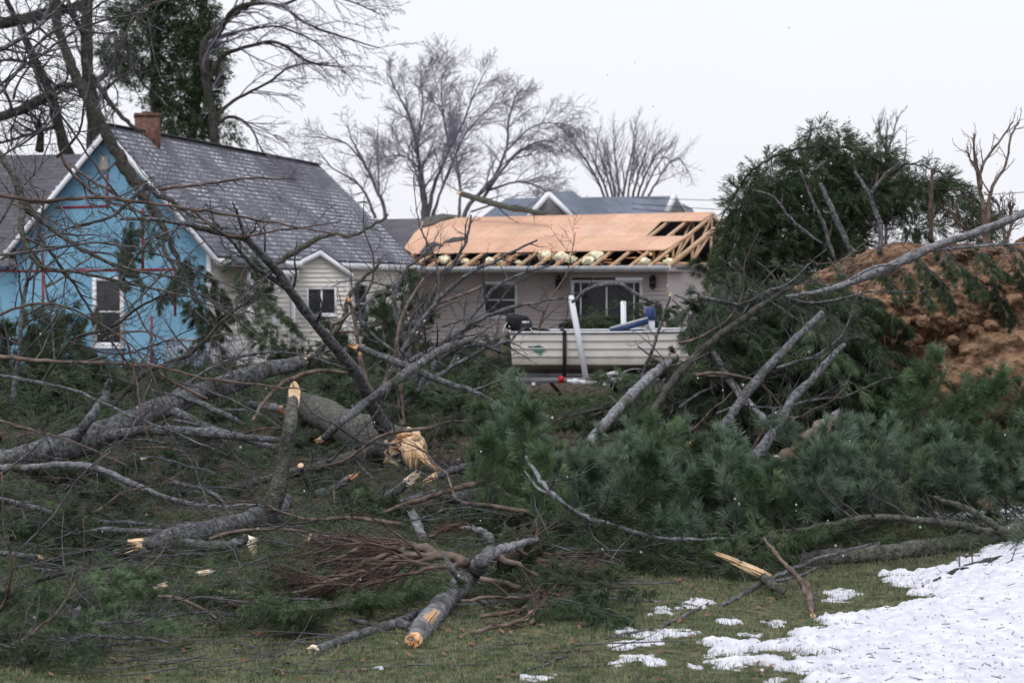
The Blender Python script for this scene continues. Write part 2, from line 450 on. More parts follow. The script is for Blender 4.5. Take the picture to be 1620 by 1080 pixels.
# ------------------------------------------------------------------ ground
def ground_material():
    m = bpy.data.materials.new("lawn_and_litter"); m.use_nodes = True
    n, l = m.node_tree.nodes, m.node_tree.links; b = n["Principled BSDF"]; b.inputs["Roughness"].default_value = .95
    b.inputs["Specular IOR Level"].default_value = .1
    t = n.new("ShaderNodeTexCoord")
    def noise(sc, d=6):
        z = n.new("ShaderNodeTexNoise"); z.inputs["Scale"].default_value = sc; z.inputs["Detail"].default_value = d
        l.new(t.outputs["Object"], z.inputs["Vector"]); return z.outputs["Fac"]
    def ramp(f, stops):
        r = n.new("ShaderNodeValToRGB"); l.new(f, r.inputs[0]); el = r.color_ramp.elements
        el[0].position = stops[0][0]; el[0].color = (*stops[0][1], 1); el[1].position = stops[-1][0]; el[1].color = (*stops[-1][1], 1)
        for s in stops[1:-1]:
            k = el.new(s[0]); k.color = (*s[1], 1)
        return r.outputs[0]
    g = ramp(noise(14, 8), [(.3, (.035, .044, .020)), (.5, (.085, .088, .045)), (.7, (.17, .155, .10))])
    d = ramp(noise(9, 8), [(.3, (.022, .018, .013)), (.55, (.075, .055, .04)), (.75, (.15, .10, .07))])
    s = n.new("ShaderNodeSeparateXYZ"); l.new(t.outputs["Object"], s.inputs[0])
    big = noise(.9, 4)
    ma = n.new("ShaderNodeMath"); ma.operation = 'MULTIPLY_ADD'; l.new(big, ma.inputs[0]); ma.inputs[1].default_value = 9; l.new(s.outputs["Y"], ma.inputs[2])
    mr = n.new("ShaderNodeMapRange"); l.new(ma.outputs[0], mr.inputs[0]); mr.inputs[1].default_value = 15.5; mr.inputs[2].default_value = 18
    mx = n.new("ShaderNodeMixRGB"); l.new(mr.outputs[0], mx.inputs[0]); l.new(g, mx.inputs[1]); l.new(d, mx.inputs[2])
    mr2 = n.new("ShaderNodeMapRange"); l.new(ma.outputs[0], mr2.inputs[0]); mr2.inputs[1].default_value = 56; mr2.inputs[2].default_value = 66
    mx2 = n.new("ShaderNodeMixRGB"); l.new(mr2.outputs[0], mx2.inputs[0]); l.new(mx.outputs[0], mx2.inputs[1]); l.new(g, mx2.inputs[2])
    l.new(mx2.outputs[0], b.inputs["Base Color"])
    bp = n.new("ShaderNodeBump"); bp.inputs["Strength"].default_value = .8; bp.inputs["Distance"].default_value = .04
    l.new(noise(25, 8), bp.inputs["Height"]); l.new(bp.outputs[0], b.inputs["Normal"])
    return m
ys = np.concatenate([np.linspace(-30, 6, 20), np.linspace(6.2, 24, 150), np.linspace(24.5, 70, 60), np.geomspace(72, 1500, 25)])
xs = np.concatenate([-np.geomspace(900, 20, 25), np.linspace(-19, 19, 160), np.geomspace(20, 900, 25)])
X, Y = np.meshgrid(xs, ys); Z = gz(X, Y)
mb = MB(); ny, nx = X.shape
ii = (np.arange(ny - 1)[:, None] * nx + np.arange(nx - 1)[None]).ravel()
mb.add(np.stack([X, Y, Z], -1).reshape(-1, 3), q=np.stack([ii, ii + 1, ii + nx + 1, ii + nx], -1))
tag(mb.build("ground", ground_material(), smooth=True), kind="structure")

# smooth value noise for snow outlines
_tab = nr.rand(256, 256)
def vnoise(x, y, s):
    x = np.asarray(x) * s + 31.7; y = np.asarray(y) * s + 11.3
    i = np.floor(x).astype(int); j = np.floor(y).astype(int); u = x - i; v = y - j
    u = u * u * (3 - 2 * u); v = v * v * (3 - 2 * v)
    a = _tab[i % 256, j % 256]; b = _tab[(i + 1) % 256, j % 256]; c = _tab[i % 256, (j + 1) % 256]; d = _tab[(i + 1) % 256, (j + 1) % 256]
    return (a * (1 - u) + b * u) * (1 - v) + (c * (1 - u) + d * u) * v

def in_poly(X, Y, poly):
    """signed distance to a polygon, positive inside"""
    poly = np.asarray(poly, float); n = len(poly)
    ins = np.zeros(X.shape, bool); dist = np.full(X.shape, 1e9)
    for k in range(n):
        x1, y1 = poly[k]; x2, y2 = poly[(k + 1) % n]
        c = ((y1 > Y) != (y2 > Y)) & (X < (x2 - x1) * (Y - y1) / (y2 - y1 + 1e-12) + x1)
        ins ^= c
        ex, ey = x2 - x1, y2 - y1
        t = np.clip(((X - x1) * ex + (Y - y1) * ey) / (ex * ex + ey * ey + 1e-12), 0, 1)
        dist = np.minimum(dist, np.hypot(X - x1 - t * ex, Y - y1 - t * ey))
    return np.where(ins, dist, -dist)

def snow_mesh(name, polys, x0, x1, y0, y1, step, depth, edge, spots=0):
    gx = np.arange(x0, x1, step); gy = np.arange(y0, y1, step)
    X, Y = np.meshgrid(gx, gy); S = np.full(X.shape, -1e9)
    for p in polys:
        S = np.maximum(S, in_poly(X, Y, [tuple(G(a, b))[:2] for a, b in p]))
    n1 = vnoise(X, Y, 3.5); n2 = vnoise(X, Y, 9); n3 = vnoise(X, Y, 22)
    n4 = vnoise(X, Y, 55)
    S = S + (n1 - .5) * edge * 1.3 + (n2 - .5) * edge * 1.5 + (n3 - .5) * edge * 1.0 + (n4 - .5) * edge * .5
    H = depth * (1 - np.exp(-np.clip(S, -.02, 9) / .38)) * (.75 + .5 * n1) + (n2 - .5) * .016 + (n3 - .5) * .008 + (vnoise(X, Y, 45) - .5) * .010 + (n4 - .5) * .006
    H = np.where(S > 0, np.maximum(H, .006), -.02 + 0 * H)
    Z = gz(X, Y) + H
    keep = S > -.0
    ny, nx = X.shape
    i = (np.arange(ny - 1)[:, None] * nx + np.arange(nx - 1)[None])
    k = (keep[:-1, :-1] | keep[1:, :-1] | keep[:-1, 1:] | keep[1:, 1:])
    i = i[k]
    q = np.stack([i, i + 1, i + nx + 1, i + nx], -1)
    use = np.unique(q); rm = np.full(nx * ny, -1); rm[use] = np.arange(len(use))
    m = MB(); m.add(np.stack([X, Y, Z], -1).reshape(-1, 3)[use], q=rm[q])
    return m.build(name, M['snow'], smooth=True)

main = [(1070, 1072), (1092, 1056), (1112, 1040), (1125, 1018), (1195, 1004), (1180, 1022), (1165, 1032), (1240, 1045), (1262, 1036), (1232, 1010),
        (1262, 990), (1300, 985), (1340, 975), (1372, 962), (1408, 958), (1440, 945), (1428, 928), (1402, 922), (1420, 910), (1470, 905),
        (1500, 893), (1545, 872), (1575, 858), (1640, 852), (1800, 850), (1900, 1000), (1900, 1300), (1200, 1300), (1270, 1120), (1278, 1072), (1200, 1058), (1100, 1062)]
tag(snow_mesh("snow_bank", [main], .4, 5.0, 6.6, 14.6, .016, .085, .13), kind="structure")
def blob(cx, cy, a, b): return [(cx + a * math.cos(t), cy + b * math.sin(t)) for t in np.linspace(0, 2 * math.pi, 9)[:-1]]
isl = [blob(1028, 1003, 36, 7), blob(978, 1021, 16, 6), blob(1030, 1017, 17, 4), blob(992, 1047, 14, 7), blob(1022, 1051, 22, 4),
       blob(1092, 997, 12, 3), blob(1226, 989, 12, 5), blob(1335, 938, 26, 7), blob(1350, 955, 22, 5), blob(1330, 950, 14, 4), blob(855, 1074, 12, 5),
       blob(1115, 948, 8, 4), blob(1090, 956, 9, 3), blob(620, 1058, 8, 2),
       [(1490, 812), (1530, 806), (1575, 815), (1600, 800), (1660, 788), (1700, 800), (1660, 828), (1560, 832), (1500, 836)],
       blob(1220, 1075, 20, 4), blob(1160, 985, 10, 3), blob(1060, 967, 8, 3)]
tag(snow_mesh("snow_patches", isl, -2, 5.4, 7.8, 15.6, .015, .03, .10), kind="structure")

# grass blades over the open lawn
def grass():
    n = 170000
    y = nr.uniform(7.9, 15.0, n) ** 1.0; x = nr.uniform(-1, 1, n) * (y * .30 + .2)
    keep = vnoise(x, y, 1.7) + .5 * vnoise(x, y, 6) > .38
    x, y = x[keep], y[keep]; n = len(x); z = gz(x, y)
    a = nr.uniform(0, 2 * math.pi, n); lean = nr.uniform(.2, 1.3, n); L = nr.uniform(.015, .048, n)
    b = np.stack([x, y, z - .002], -1)
    d = np.stack([np.cos(a) * np.sin(lean), np.sin(a) * np.sin(lean), np.cos(lean)], -1) * L[:, None]
    s = np.stack([-np.sin(a), np.cos(a), 0 * a], -1) * .0028
    v = np.stack([b - s, b + s, b + d], 1).reshape(-1, 3)
    m = MB(); m.add(v, t=np.arange(n * 3).reshape(n, 3))
    gm = mat("grass_blades", (.055, .108, .042), .8, (.24, .26, .15), 5, detail=9, trans=.2, contrast=(.36, .66), col3=(.20, .17, .10), scale3=60, c3=(.5, .75))
    tag(m.build("grass", gm), "short green and straw grass of the open lawn", "grass", kind="stuff")
grass()

# ------------------------------------------------------------------ houses
def RP(px, py, O, nv):
    """where the view ray of a pixel meets the plane through O with normal nv"""
    o = np.array([0, 0, CAMZ]); p = np.array(P(px, py, 10.0)); d = p - o
    O = np.asarray(O, float); nv = np.asarray(nv, float)
    return o + d * (nv.dot(O - o) / nv.dot(d))

def clapboards(mb, O, u, nv, w, z0, z1, holes=(), bh=.115, top=None, lap=.036):
    """real lapped boards on the wall starting at O (z=0) along u"""
    O = np.asarray(O, float); u = np.asarray(u, float); nv = np.asarray(nv, float)
    z = z0; K = np.array([0, 0, 1.])
    while z < z1 - 1e-3:
        zt = min(z + bh, z1); a, b = 0.0, w
        if top is not None:
            a, b = top((z + zt) / 2)
            if b - a < .02: z = zt; continue
        segs = [(a, b)]
        for (h0, h1, hz0, hz1) in holes:
            if zt > hz0 + .01 and z < hz1 - .01:
                ns = []
                for s0, s1 in segs:
                    if h1 <= s0 or h0 >= s1: ns.append((s0, s1)); continue
                    if h0 > s0: ns.append((s0, h0))
                    if h1 < s1: ns.append((h1, s1))
                segs = ns
        for s0, s1 in segs:
            A = O + u * s0 + K * z + nv * lap; B = O + u * s1 + K * z + nv * lap
            C_ = O + u * s1 + K * zt; D = O + u * s0 + K * zt
            mb.quad(A, B, C_, D)
            mb.quad(O + u * s0 + K * z, O + u * s1 + K * z, B, A)
        z = zt

def window(parent, O, u, nv, w, h, fw=.07, mull='v', trim='white', label=None, proud=.05):
    """window part: frame with glass and a bar; O is its lower corner"""
    O = np.asarray(O, float); K = np.array([0, 0, 1.])
    m = MB()
    m.box(O, u * fw, nv * proud, K * h); m.box(O + u * (w - fw), u * fw, nv * proud, K * h)
    m.box(O + u * fw, u * (w - 2 * fw), nv * proud, K * fw); m.box(O + u * fw + K * (h - fw), u * (w - 2 * fw), nv * proud, K * fw)
    m.box(O - u * .03 - K * .045, u * (w + .06), nv * (proud + .03), K * .043)
    f = m.build("window", M[trim], parent)
    if label: f["label"] = label
    g = MB(); g.quad(*[O + nv * .012 + u * a + K * b for a, b in ((fw, fw), (w - fw, fw), (w - fw, h - fw), (fw, h - fw))])
    go = g.build("glass", M['glass'], f)
    b = MB()
    if mull == 'v': b.box(O + u * (w / 2 - .02) + K * fw, u * .04, nv * (proud - .015), K * (h - 2 * fw))
    else: b.box(O + u * fw + K * (h / 2 - .02), u * (w - 2 * fw), nv * (proud - .015), K * .04)
    b.build("glazing_bar", M[trim], f)
    return f

K3 = np.array([0, 0, 1.])
# --- blue house: gable to the camera, long cream wall running away to the right
C0 = np.array([-6.5, 41.0, 0]); hu = np.array([.225, .974, 0]); hv = np.array([-.974, .225, 0])
hn = -hu                                   # outward normal of the gable
hs = -hv                                   # outward normal of the long side
EZ, AZ, W, LEN = 2.69, 5.22, 4.6, 15.2
bh_ = empty("house", C0, "pale blue house with red taped foam boards on its gable and snow flecked grey roof", "house")
m = MB(); m.ngon([C0, C0 + K3 * EZ, C0 + hv * W / 2 + K3 * (AZ - .1), C0 + hv * W + K3 * EZ, C0 + hv * W])
m.build("foam_board_wall", M['blue_foam'], bh_)
m = MB()
for (x1, y1, x2, y2) in [(18, 429, 310, 426), (68, 385, 68, 560), (226, 330, 226, 425), (277, 428, 277, 500), (170, 275, 170, 330), (88, 329, 172, 326),
                         (195, 545, 195, 592), (120, 430, 120, 432), (240, 500, 240, 592)]:
    a = RP(x1, y1, C0, hn); b = RP(x2, y2, C0, hn)
    m.box(a + hn * .003 - (K3 if abs(x2 - x1) > 5 else -hv) * .03, b - a, (K3 if abs(x2 - x1) > 5 else -hv) * .06, hn * .002)
m.build("seam_tape", M['red_tape'], bh_)
wp = RP(148, 548, C0, hn); wq = RP(197, 438, C0, hn)
window(bh_, wp, -hv, hn, abs((wq - wp).dot(hv)), wq[2] - wp[2], .09, 'h', label="tall white framed sash window in the blue gable")
m = MB()
vp = RP(156, 272, C0, hn); 
m.box(vp, -hv * .24, hn * .03, K3 * .34)
for k in range(7): m.box(vp + hn * .03 + K3 * (.02 + k * .045), -hv * .24, hn * .015, K3 * .018)
m.build("gable_vent", M['siding_beige'], bh_)
m = MB()
clapboards(m, C0, hu, hs, LEN, 0, EZ - .02, [(9.9, 11.2, .72, 1.85)])
m.build("cream_side_wall", M['siding_beige'], bh_)
m = MB(); m.quad(C0 - hs * .02, C0 + hu * LEN - hs * .02, C0 + hu * LEN - hs * .02 + K3 * EZ, C0 - hs * .02 + K3 * EZ)
m.ngon([C0 + hu * LEN, C0 + hu * LEN + hv * W, C0 + hu * LEN + hv * W + K3 * EZ, C0 + hu * (LEN - 1.6) + hv * W / 2 + K3 * (AZ - .12), C0 + hu * LEN + K3 * EZ])
m.quad(C0 + hv * W, C0 + hv * W + K3 * EZ, C0 + hv * W + hu * LEN + K3 * EZ, C0 + hv * W + hu * LEN)
m.build("back_wall", M['siding_beige'], bh_)
m = MB(); m.box(C0, hs * .025, hn * .09, K3 * EZ); m.build("corner_board", M['white'], bh_)
m = MB(); m.box(C0 + hu * (LEN - .08), hu * .1, hs * .03, K3 * (EZ - .05)); m.build("corner_board", M['white'], bh_)
m = MB(); m.box(C0 + hn * .001, hs * -.1, hn * .025, K3 * (EZ - .03)); m.build("corner_board", M['white'], bh_)
window(bh_, C0 + hu * 9.9 + K3 * .72, hu, hs, 1.3, 1.13, .09, 'h', label="narrow window on the cream side wall")
sl = (AZ - EZ) / (W / 2); ov = .28
def roofside(sgn):
    """sgn 1: right plane, -1: left plane"""
    base = C0 if sgn > 0 else C0 + hv * W
    out = hs * sgn
    rz = C0 + hv * W / 2 + K3 * AZ
    e0 = base + out * ov + K3 * (EZ - sl * ov + .04) + hn * ov
    e1 = base + out * ov + K3 * (EZ - sl * ov + .04) + hu * (LEN + ov)
    r0 = rz + hn * ov + K3 * .04; r1 = rz + hu * (LEN + ov - 1.5) + K3 * .04
    slen = math.hypot(W / 2 + ov, AZ - EZ + sl * ov); ln = LEN + 2 * ov
    if sgn > 0: uvquad(None, "roof", M['shingle'], [e0, e1, r1, r0], [(0, 0), (ln, 0), (ln, slen), (0, slen)], bh_, .07)
    else: uvquad(None, "roof", M['shingle'], [e1, e0, r0, r1], [(0, 0), (ln, 0), (ln, slen), (0, slen)], bh_, .07)
    m = MB()
    dn = -K3
    m.box(e0 + dn * .07 + hn * .0, (r0 - e0), dn * .17, hn * .03)
    m.build("bargeboard", M['white'], bh_)
    m = MB(); m.box(e0 + dn * .06 + out * .003, e1 - e0, dn * .16, out * .03); m.build("fascia", M['white'], bh_)
roofside(1); roofside(-1)
m = MB(); rb = C0 + hv * W / 2 + K3 * (AZ + .045)
m.box(rb + hn * (ov + .01) - hv * .09, hu * (LEN + 2 * ov - 1.48), hv * .18, K3 * .03); m.build("ridge_cap", M['shingle_plain'], bh_)
# chimney
cc = C0 + hv * W / 2 + hu * 1.9
m = MB(); m.cbox(cc + K3 * 5.13, .56, .62, .96, .22); m.cbox(cc + K3 * 5.64, .60, .66, .07, .22)
m.cbox(cc + K3 * 5.70, .24, .24, .06, .22)
m.build("chimney", M['brick'], bh_)
# left wing, ridge across the view
WL = C0 + hv * W + hu * .45
wing = empty("house_wing", WL, "low wing on the left of the blue gable with dark shingle roof", "house")
wz0, wz1, wd = 2.66, 4.86, 2.7
m = MB(); m.quad(WL + hv * 9, WL - hv * .4, WL - hv * .4 + K3 * wz0, WL + hv * 9 + K3 * wz0); m.build("foam_board_wall", M['blue_foam'], wing)
m = MB()
for s in (.22, .42): m.box(WL + hv * s + hn * .003 + K3 * 2.1, hv * .05, hn * .002, K3 * .5)
m.box(WL + hn * .003 + K3 * 2.08, hv * 8, hn * .002, K3 * .06)
m.build("seam_tape", M['red_tape'], wing)
ws = (wz1 - wz0) / wd
a0 = WL - hv * 2.2 + hn * .3 + K3 * (wz0 - ws * .3 + .03); a1 = WL + hv * 9 + hn * .3 + K3 * (wz0 - ws * .3 + .03)
b0 = WL - hv * 2.2 + hu * wd + K3 * (wz1 + .03); b1 = WL + hv * 9 + hu * wd + K3 * (wz1 + .03)
a0 = WL - hv * .05 + hn * .3 + K3 * (wz0 - ws * .3 + .03)
uvquad(None, "roof", M['shingle_plain'], [a1, a0, b0, b1], [(0, 0), (9, 0), (11.2, 3.5), (0, 3.5)], wing, .07)
c1 = WL + hv * 9 + hu * 2 * wd + K3 * wz0; c0 = WL - hv * 2.2 + hu * 2 * wd + K3 * wz0
uvquad(None, "roof", M['shingle_plain'], [b1, b0, c0, c1], [(0, 0), (9, 0), (9, 3.5), (0, 3.5)], wing, .07)
m = MB(); m.box(a1 - K3 * .07, a0 - a1, hn * .025, -K3 * .15); m.build("fascia", M['white'], wing)
# porch on the side
pA = C0 + hu * .35; pB = C0 + hu * 3.3
porch = empty("porch", pA + hs * .7, "small side porch with white post and grey slatted railing beside the blue gable", "porch")
uvquad(None, "roof", M['shingle_plain'], [pA + hs * .8 + K3 * 2.18, pB + hs * .8 + K3 * 2.18, pB + K3 * 2.5 + hs * .03, pA + K3 * 2.5 + hs * .03], [(0, 0), (3, 0), (3, .9), (0, .9)], porch, .05)
m = MB(); m.box(pA + hs * .8 + K3 * 2.12, hu * 2.95, hs * .025, -K3 * .13); m.build("fascia", M['white'], porch)
for t in (.1, 1.5, 2.8):
    m = MB(); m.box(pA + hu * t + hs * .66, hu * .1, hs * .1, K3 * 2.1); m.build("post", M['white'], porch)
m = MB()
ra = P(262, 590, 40.3); rb2 = P(372, 590, 40.0); ra.z = rb2.z = 0.0
for k in range(19):
    q = np.array(ra.lerp(rb2, k / 18)); m.cbox(q + K3 * .30, .05, .03, .62)
q0, q1 = np.array(ra), np.array(rb2); m.beam(q0 + K3 * .64, q1 + K3 * .64, .08, .05)
m.build("railing", M['railing'], porch)
# cream annex
an = empty("annex", (-4.7, 46, 0), "small cream clapboard entry annex with its own gable and twin pane window", "annex")
ax0, ax1, ay = -5.62, -3.96, 46.0; pz, ez2, pxk = 2.62, 2.14, -4.62
u1 = np.array([1., 0, 0]); n1 = np.array([0, -1., 0])
def antop(z):
    if z <= ez2: return 0, ax1 - ax0
    k = (z - ez2) / (pz - ez2)
    return k * (pxk - ax0), (ax1 - ax0) - k * (ax1 - pxk)
m = MB(); clapboards(m, (ax0, ay, 0), u1, n1, ax1 - ax0, 0, pz, [(-4.98 - ax0, -4.25 - ax0, 1.06, 1.73)], top=antop, bh=.11)
m.quad((ax1, ay, 0), (ax1 - .14, ay + 1.6, 0), (ax1 - .14, ay + 1.6, ez2), (ax1, ay, ez2))
m.ngon([(ax0, ay + .01, 0), (ax1, ay + .01, 0), (ax1, ay + .01, ez2), (pxk, ay + .01, pz), (ax0, ay + .01, ez2)])
m.build("clapboard_wall", M['siding_beige'], an)
window(an, (-4.98, ay, 1.06), u1, n1, .73, .67, .05, 'v')
ro = .16
L0 = np.array([ax0 - ro, ay - .15, ez2 - .09 + .05]); Pk = np.array([pxk, ay - .15, pz + .05]); R0_ = np.array([ax1 + ro * .8, ay - .15, ez2 - .09 + .05]); bk = np.array([-.14, 1.7, 0])
uvquad(None, "roof", M['shingle_plain'], [L0 + bk, L0, Pk, Pk + bk], [(0, 0), (1.7, 0), (1.7, 1), (0, 1)], an, .05)
uvquad(None, "roof", M['shingle_plain'], [R0_, R0_ + bk, Pk + bk, Pk], [(0, 0), (1.7, 0), (1.7, 1), (0, 1)], an, .05)
m = MB(); m.box(L0 - K3 * .04, Pk - L0, n1 * .025, -K3 * .13); m.box(R0_ - K3 * .04, Pk - R0_, n1 * .027, -K3 * .13); m.build("bargeboard", M['white'], an)
m = MB(); m.box((ax1 - .05, ay, 0), u1 * .05, n1 * .03, K3 * (ez2 - .1)); m.build("corner_board", M['white'], an)

# --- ranch house with the stripped roof
Lc = np.array([-3.19, 58.0, 0]); he = np.array([.883, -.469, 0]); hg = np.array([.469, .883, 0])
hw = empty("house", (0.7, 56, 0), "taupe ranch house with its shingles torn off, bare orange sheathing and open rafters", "house")
RZ0, RZ1, RUN = 2.42, 3.96, 4.6
def rf(s, r, off=0.0):
    p = Lc + he * s + hg * r + K3 * (RZ0 + (RZ1 - RZ0) * r / RUN)
    return p + rn * off
rn = nrm(np.cross(he, hg * RUN + K3 * (RZ1 - RZ0)))
if rn[2] < 0: rn = -rn
def inv(px, py):
    p = RP(px, py, rf(0, 0), rn) - Lc
    return float(p.dot(he)), float(p.dot(hg))
sR = inv(1066, 412)[0]
def roofpoly(name, pix, mt, off, th, sr=None):
    q = sr if sr is not None else [inv(*p) for p in pix]
    o = uvquad(None, name, mt, [rf(s, r, off) for s, r in q], q, hw, th)
    return o
roofpoly("roof_sheathing", [(652, 402), (1052, 396), (1088, 374), (1022, 375), (1046, 351), (1110, 350), (1131, 336), (672, 346), (633, 388)], M['osb'], .02, .018)
sl0 = inv(633, 388)[0]; sl1 = inv(672, 346)[0]
roofpoly("shingled_roof", None, M['shingle_plain'], .035, .03, [(-9, 0), (sl0 + .1, 0), inv(640, 392), inv(655, 370), inv(664, 362), inv(668, 350), (inv(690, 345)[0], RUN), (-9, RUN)])
roofpoly("felt_strip", [(664, 402), (676, 388), (688, 385), (700, 389), (690, 391), (683, 403)], M['felt'], .05, .01)
roofpoly("felt_strip", [(700, 386), (716, 378), (735, 377), (737, 381), (712, 385)], M['felt'], .045, .008)
roofpoly("felt_strip", [(672, 347), (700, 341), (730, 344), (700, 350), (684, 358), (668, 362)], M['bark_green'], .05, .02)
uvquad(None, "rear_roof", M['shingle_plain'], [rf(-9, RUN), rf(sR - .6, RUN), rf(sR - .6, RUN) + hg * RUN - K3 * (RZ1 - RZ0), rf(-9, RUN) + hg * RUN - K3 * (RZ1 - RZ0)][::-1], [(0, 0), (17, 0), (17, 5), (0, 5)], hw, .03)
s = sR; k = 0
while s > -2.6:
    m = MB()
    m.beam(rf(s, -.32, -.06), rf(s, RUN, -.06), .042, .10, rn)
    if k < 3:
        m.beam(rf(s, .1) * [1, 1, 0] + K3 * 2.40, rf(s, 2 * RUN) * [1, 1, 0] + K3 * 2.40, .042, .09)
        m.beam(rf(s, RUN, -.05), rf(s, 2 * RUN) * [1, 1, 0] + K3 * 2.42, .042, .09)
        for r1, r2 in ((1.55, 1.55), (1.55, 3.0), (3.0, 3.0), (3.0, 4.5), (4.55, 4.55)):
            b = rf(s, r1) * [1, 1, 0] + K3 * 2.44
            m.beam(b, rf(s, r2, -.08), .04, .07, hg)
    m.build("rafter", M['lumber'], hw); s -= .61; k += 1
m = MB(); m.box(rf(-9, -.35) * [1, 1, 0] + K3 * 2.20, he * (sR + 9.1), hg * -.12, K3 * .12); m.build("gutter", M['grey_trim'], hw)
m = MB(); m.box(rf(-9, -.30) * [1, 1, 0] + K3 * 2.16, he * (sR + 9.1), hg * .03, K3 * .17); m.build("fascia", M['white'], hw)
m = MB(); m.box(rf(-9, -.25) * [1, 1, 0] + K3 * 2.17, he * (sR + 9), hg * 1.7, K3 * .02); m.build("soffit", M['grey_trim'], hw)
m = MB(); m.box(rf(-9, 1.0) * [1, 1, 0] + K3 * 2.30, he * (sR + 9), hg * 8, K3 * .06); m.build("attic_floor", M['railing'], hw)
# walls
sj = inv(942, 425)[0]
wnL = RP(765, 447, Lc + hg * .9, -hg); wnL2 = RP(819, 502, Lc + hg * .9, -hg)
wnR = RP(914, 443, Lc + hg * .35, -hg); wnR2 = RP(1017, 500, Lc + hg * .35, -hg)
hl = (float((wnL - Lc).dot(he)), float((wnL2 - Lc).dot(he)), wnL2[2], wnL[2])
wl_ = Lc + hg * .9
m = MB(); clapboards(m, wl_, he, -hg, 0, 0, 2.18, [hl], top=lambda z: (-9, sj), bh=.125)
m.build("left_wall", M['siding_taupe'], hw)
window(hw, wl_ + he * hl[0] + K3 * hl[2], he, -hg, hl[1] - hl[0], hl[3] - hl[2], .07, 'h', label="dark sash window behind the broken twigs")
pr = Lc + hg * .35
sp0 = float((RP(905, 443, pr, -hg) - Lc).dot(he)); sp1 = float((RP(1017, 443, pr, -hg) - Lc).dot(he))
hr = (sp0, sp1, .55, wnR[2])
m = MB(); clapboards(m, pr, he, -hg, 0, 0, 2.18, [hr], top=lambda z: (sp0 - .06, sR - .25), bh=.125)
a = pr + he * (sp0 - .06)
m.quad(a, a + hg * .55, a + hg * .55 + K3 * 2.18, a + K3 * 2.18)
m.build("right_wall", M['siding_taupe'], hw)
pw = window(hw, pr + he * sp0 + K3 * .55, he, -hg, sp1 - sp0, hr[3] - .55, .08, 'v', label="wide picture window behind the green boughs")
m = MB(); m.box(pr + he * (sp1 - .28) + K3 * .63 , he * .035, -hg * .035, K3 * (hr[3] - .71)); m.box(pr + he * (sp0 + .28) + K3 * .63 , he * .035, -hg * .035, K3 * (hr[3] - .71)); m.build("glazing_bar", M['white'], pw)
m = MB(); re_ = Lc + he * (sR - .25)
m.ngon([re_ + hg * .35, re_ + hg * 2 * RUN, re_ + hg * 2 * RUN + K3 * 2.3, re_ + hg * .35 + K3 * 2.3])
m.build("end_wall", M['siding_taupe'], hw)
m = MB(); a = rf(sR + .02, 1.9); b = rf(sR + .02, 4.9)
m.ngon([rf(sR + .03, 2.5) * [1, 1, 0] + K3 * 2.25, rf(sR + .03, 5.4) * [1, 1, 0] + K3 * 2.25, rf(sR + .03, 5.4) * [1, 1, 0] + K3 * 3.05, rf(sR + .03, 4.2) * [1, 1, 0] + K3 * 3.1])
m.build("gable_sheathing", M['siding_taupe'], hw)
m = MB(); m.beam(rf(sR + .05, -.3, -.02), rf(sR + .05, RUN + .15, -.02), .04, .15, rn); m.build("barge_rafter", M['lumber'], hw)

def lump(mb, c, sx, sy, sz, n=16, amp=.3, seed=0):
    rs = np.random.RandomState(seed); ph = rs.rand(6) * 6
    th = np.linspace(0, 2 * np.pi, 2 * n, endpoint=False); ph2 = np.linspace(-math.pi / 2, math.pi / 2, n)
    T, Pp = np.meshgrid(th, ph2)
    r = 1 + amp * (np.sin(3 * T + ph[0]) * np.cos(2 * Pp + ph[1]) * .6 + np.sin(5 * T + ph[2]) * np.cos(5 * Pp + ph[3]) * .35) + amp * .25 * (rs.rand(*T.shape) - .5) * np.cos(Pp)
    v = np.stack([r * np.cos(Pp) * np.cos(T) * sx, r * np.cos(Pp) * np.sin(T) * sy, r * np.sin(Pp) * sz], -1) + np.asarray(c, float)
    w = 2 * n; i = np.arange(n - 1)[:, None] * w; j = np.arange(w)[None]; j2 = (j + 1) % w
    mb.add(v.reshape(-1, 3), q=np.stack([i + j, i + j2, i + w + j2, i + w + j], -1).reshape(-1, 4))
for k, (px, py, w) in enumerate([(703, 409, .24), (736, 411, .16), (774, 410, .18), (862, 402, .28), (888, 405, .32), (903, 408, .22), (942, 402, .28), (930, 410, .24), (790, 412, .16), (820, 413, .13), (1058, 412, .2), (1020, 411, .2)]):
    s, r = inv(px, py)
    w *= .72; m = MB(); lump(m, rf(s, r, -.04), w, w * .8, w * .6, 14, .5, k); m.build("insulation", M['foam'], hw, smooth=True)
m = MB()
for k in range(60):
    s = rng.uniform(-2, sR); r = rng.uniform(.1, 1.1)
    a = rf(s, r, -.1); m.beam(a, a + he * rng.uniform(-.5, .5) + hg * rng.uniform(-.1, .2) + K3 * rng.uniform(-.05, .12), .09, .02)
m.build("broken_lath", M['wood_red'], hw)

def lantern(px, py, label):
    p = RP(px, py, pr if px > 940 else wl_, -hg)
    o = empty("wall_lantern", p, label, "lantern")
    c = np.array(p) - hg * .14
    m = MB(); m.cbox(c, .13, .13, .20); m.build("lantern_body", M['glass'], o)
    m = MB()
    for dx in (-.07, .07):
        for dy in (-.07, .07): m.cbox(c + [dx, dy, 0], .018, .018, .24)
    m.cbox(c + K3 * .13, .18, .18, .03); m.cbox(c + K3 * .165, .11, .11, .04); m.cbox(c + K3 * .20, .04, .04, .06); m.cbox(c - K3 * .13, .17, .17, .03); m.cbox(c - K3 * .17, .05, .05, .06)
    m.build("lantern_frame", M['iron'], o)
    m = MB(); m.box(np.array(p) - he * .05 - K3 * .1, he * .1, -hg * .03, K3 * .3); m.beam(np.array(p) + K3 * .15, c + K3 * .17, .03, .03); m.build("wall_bracket", M['iron'], o)
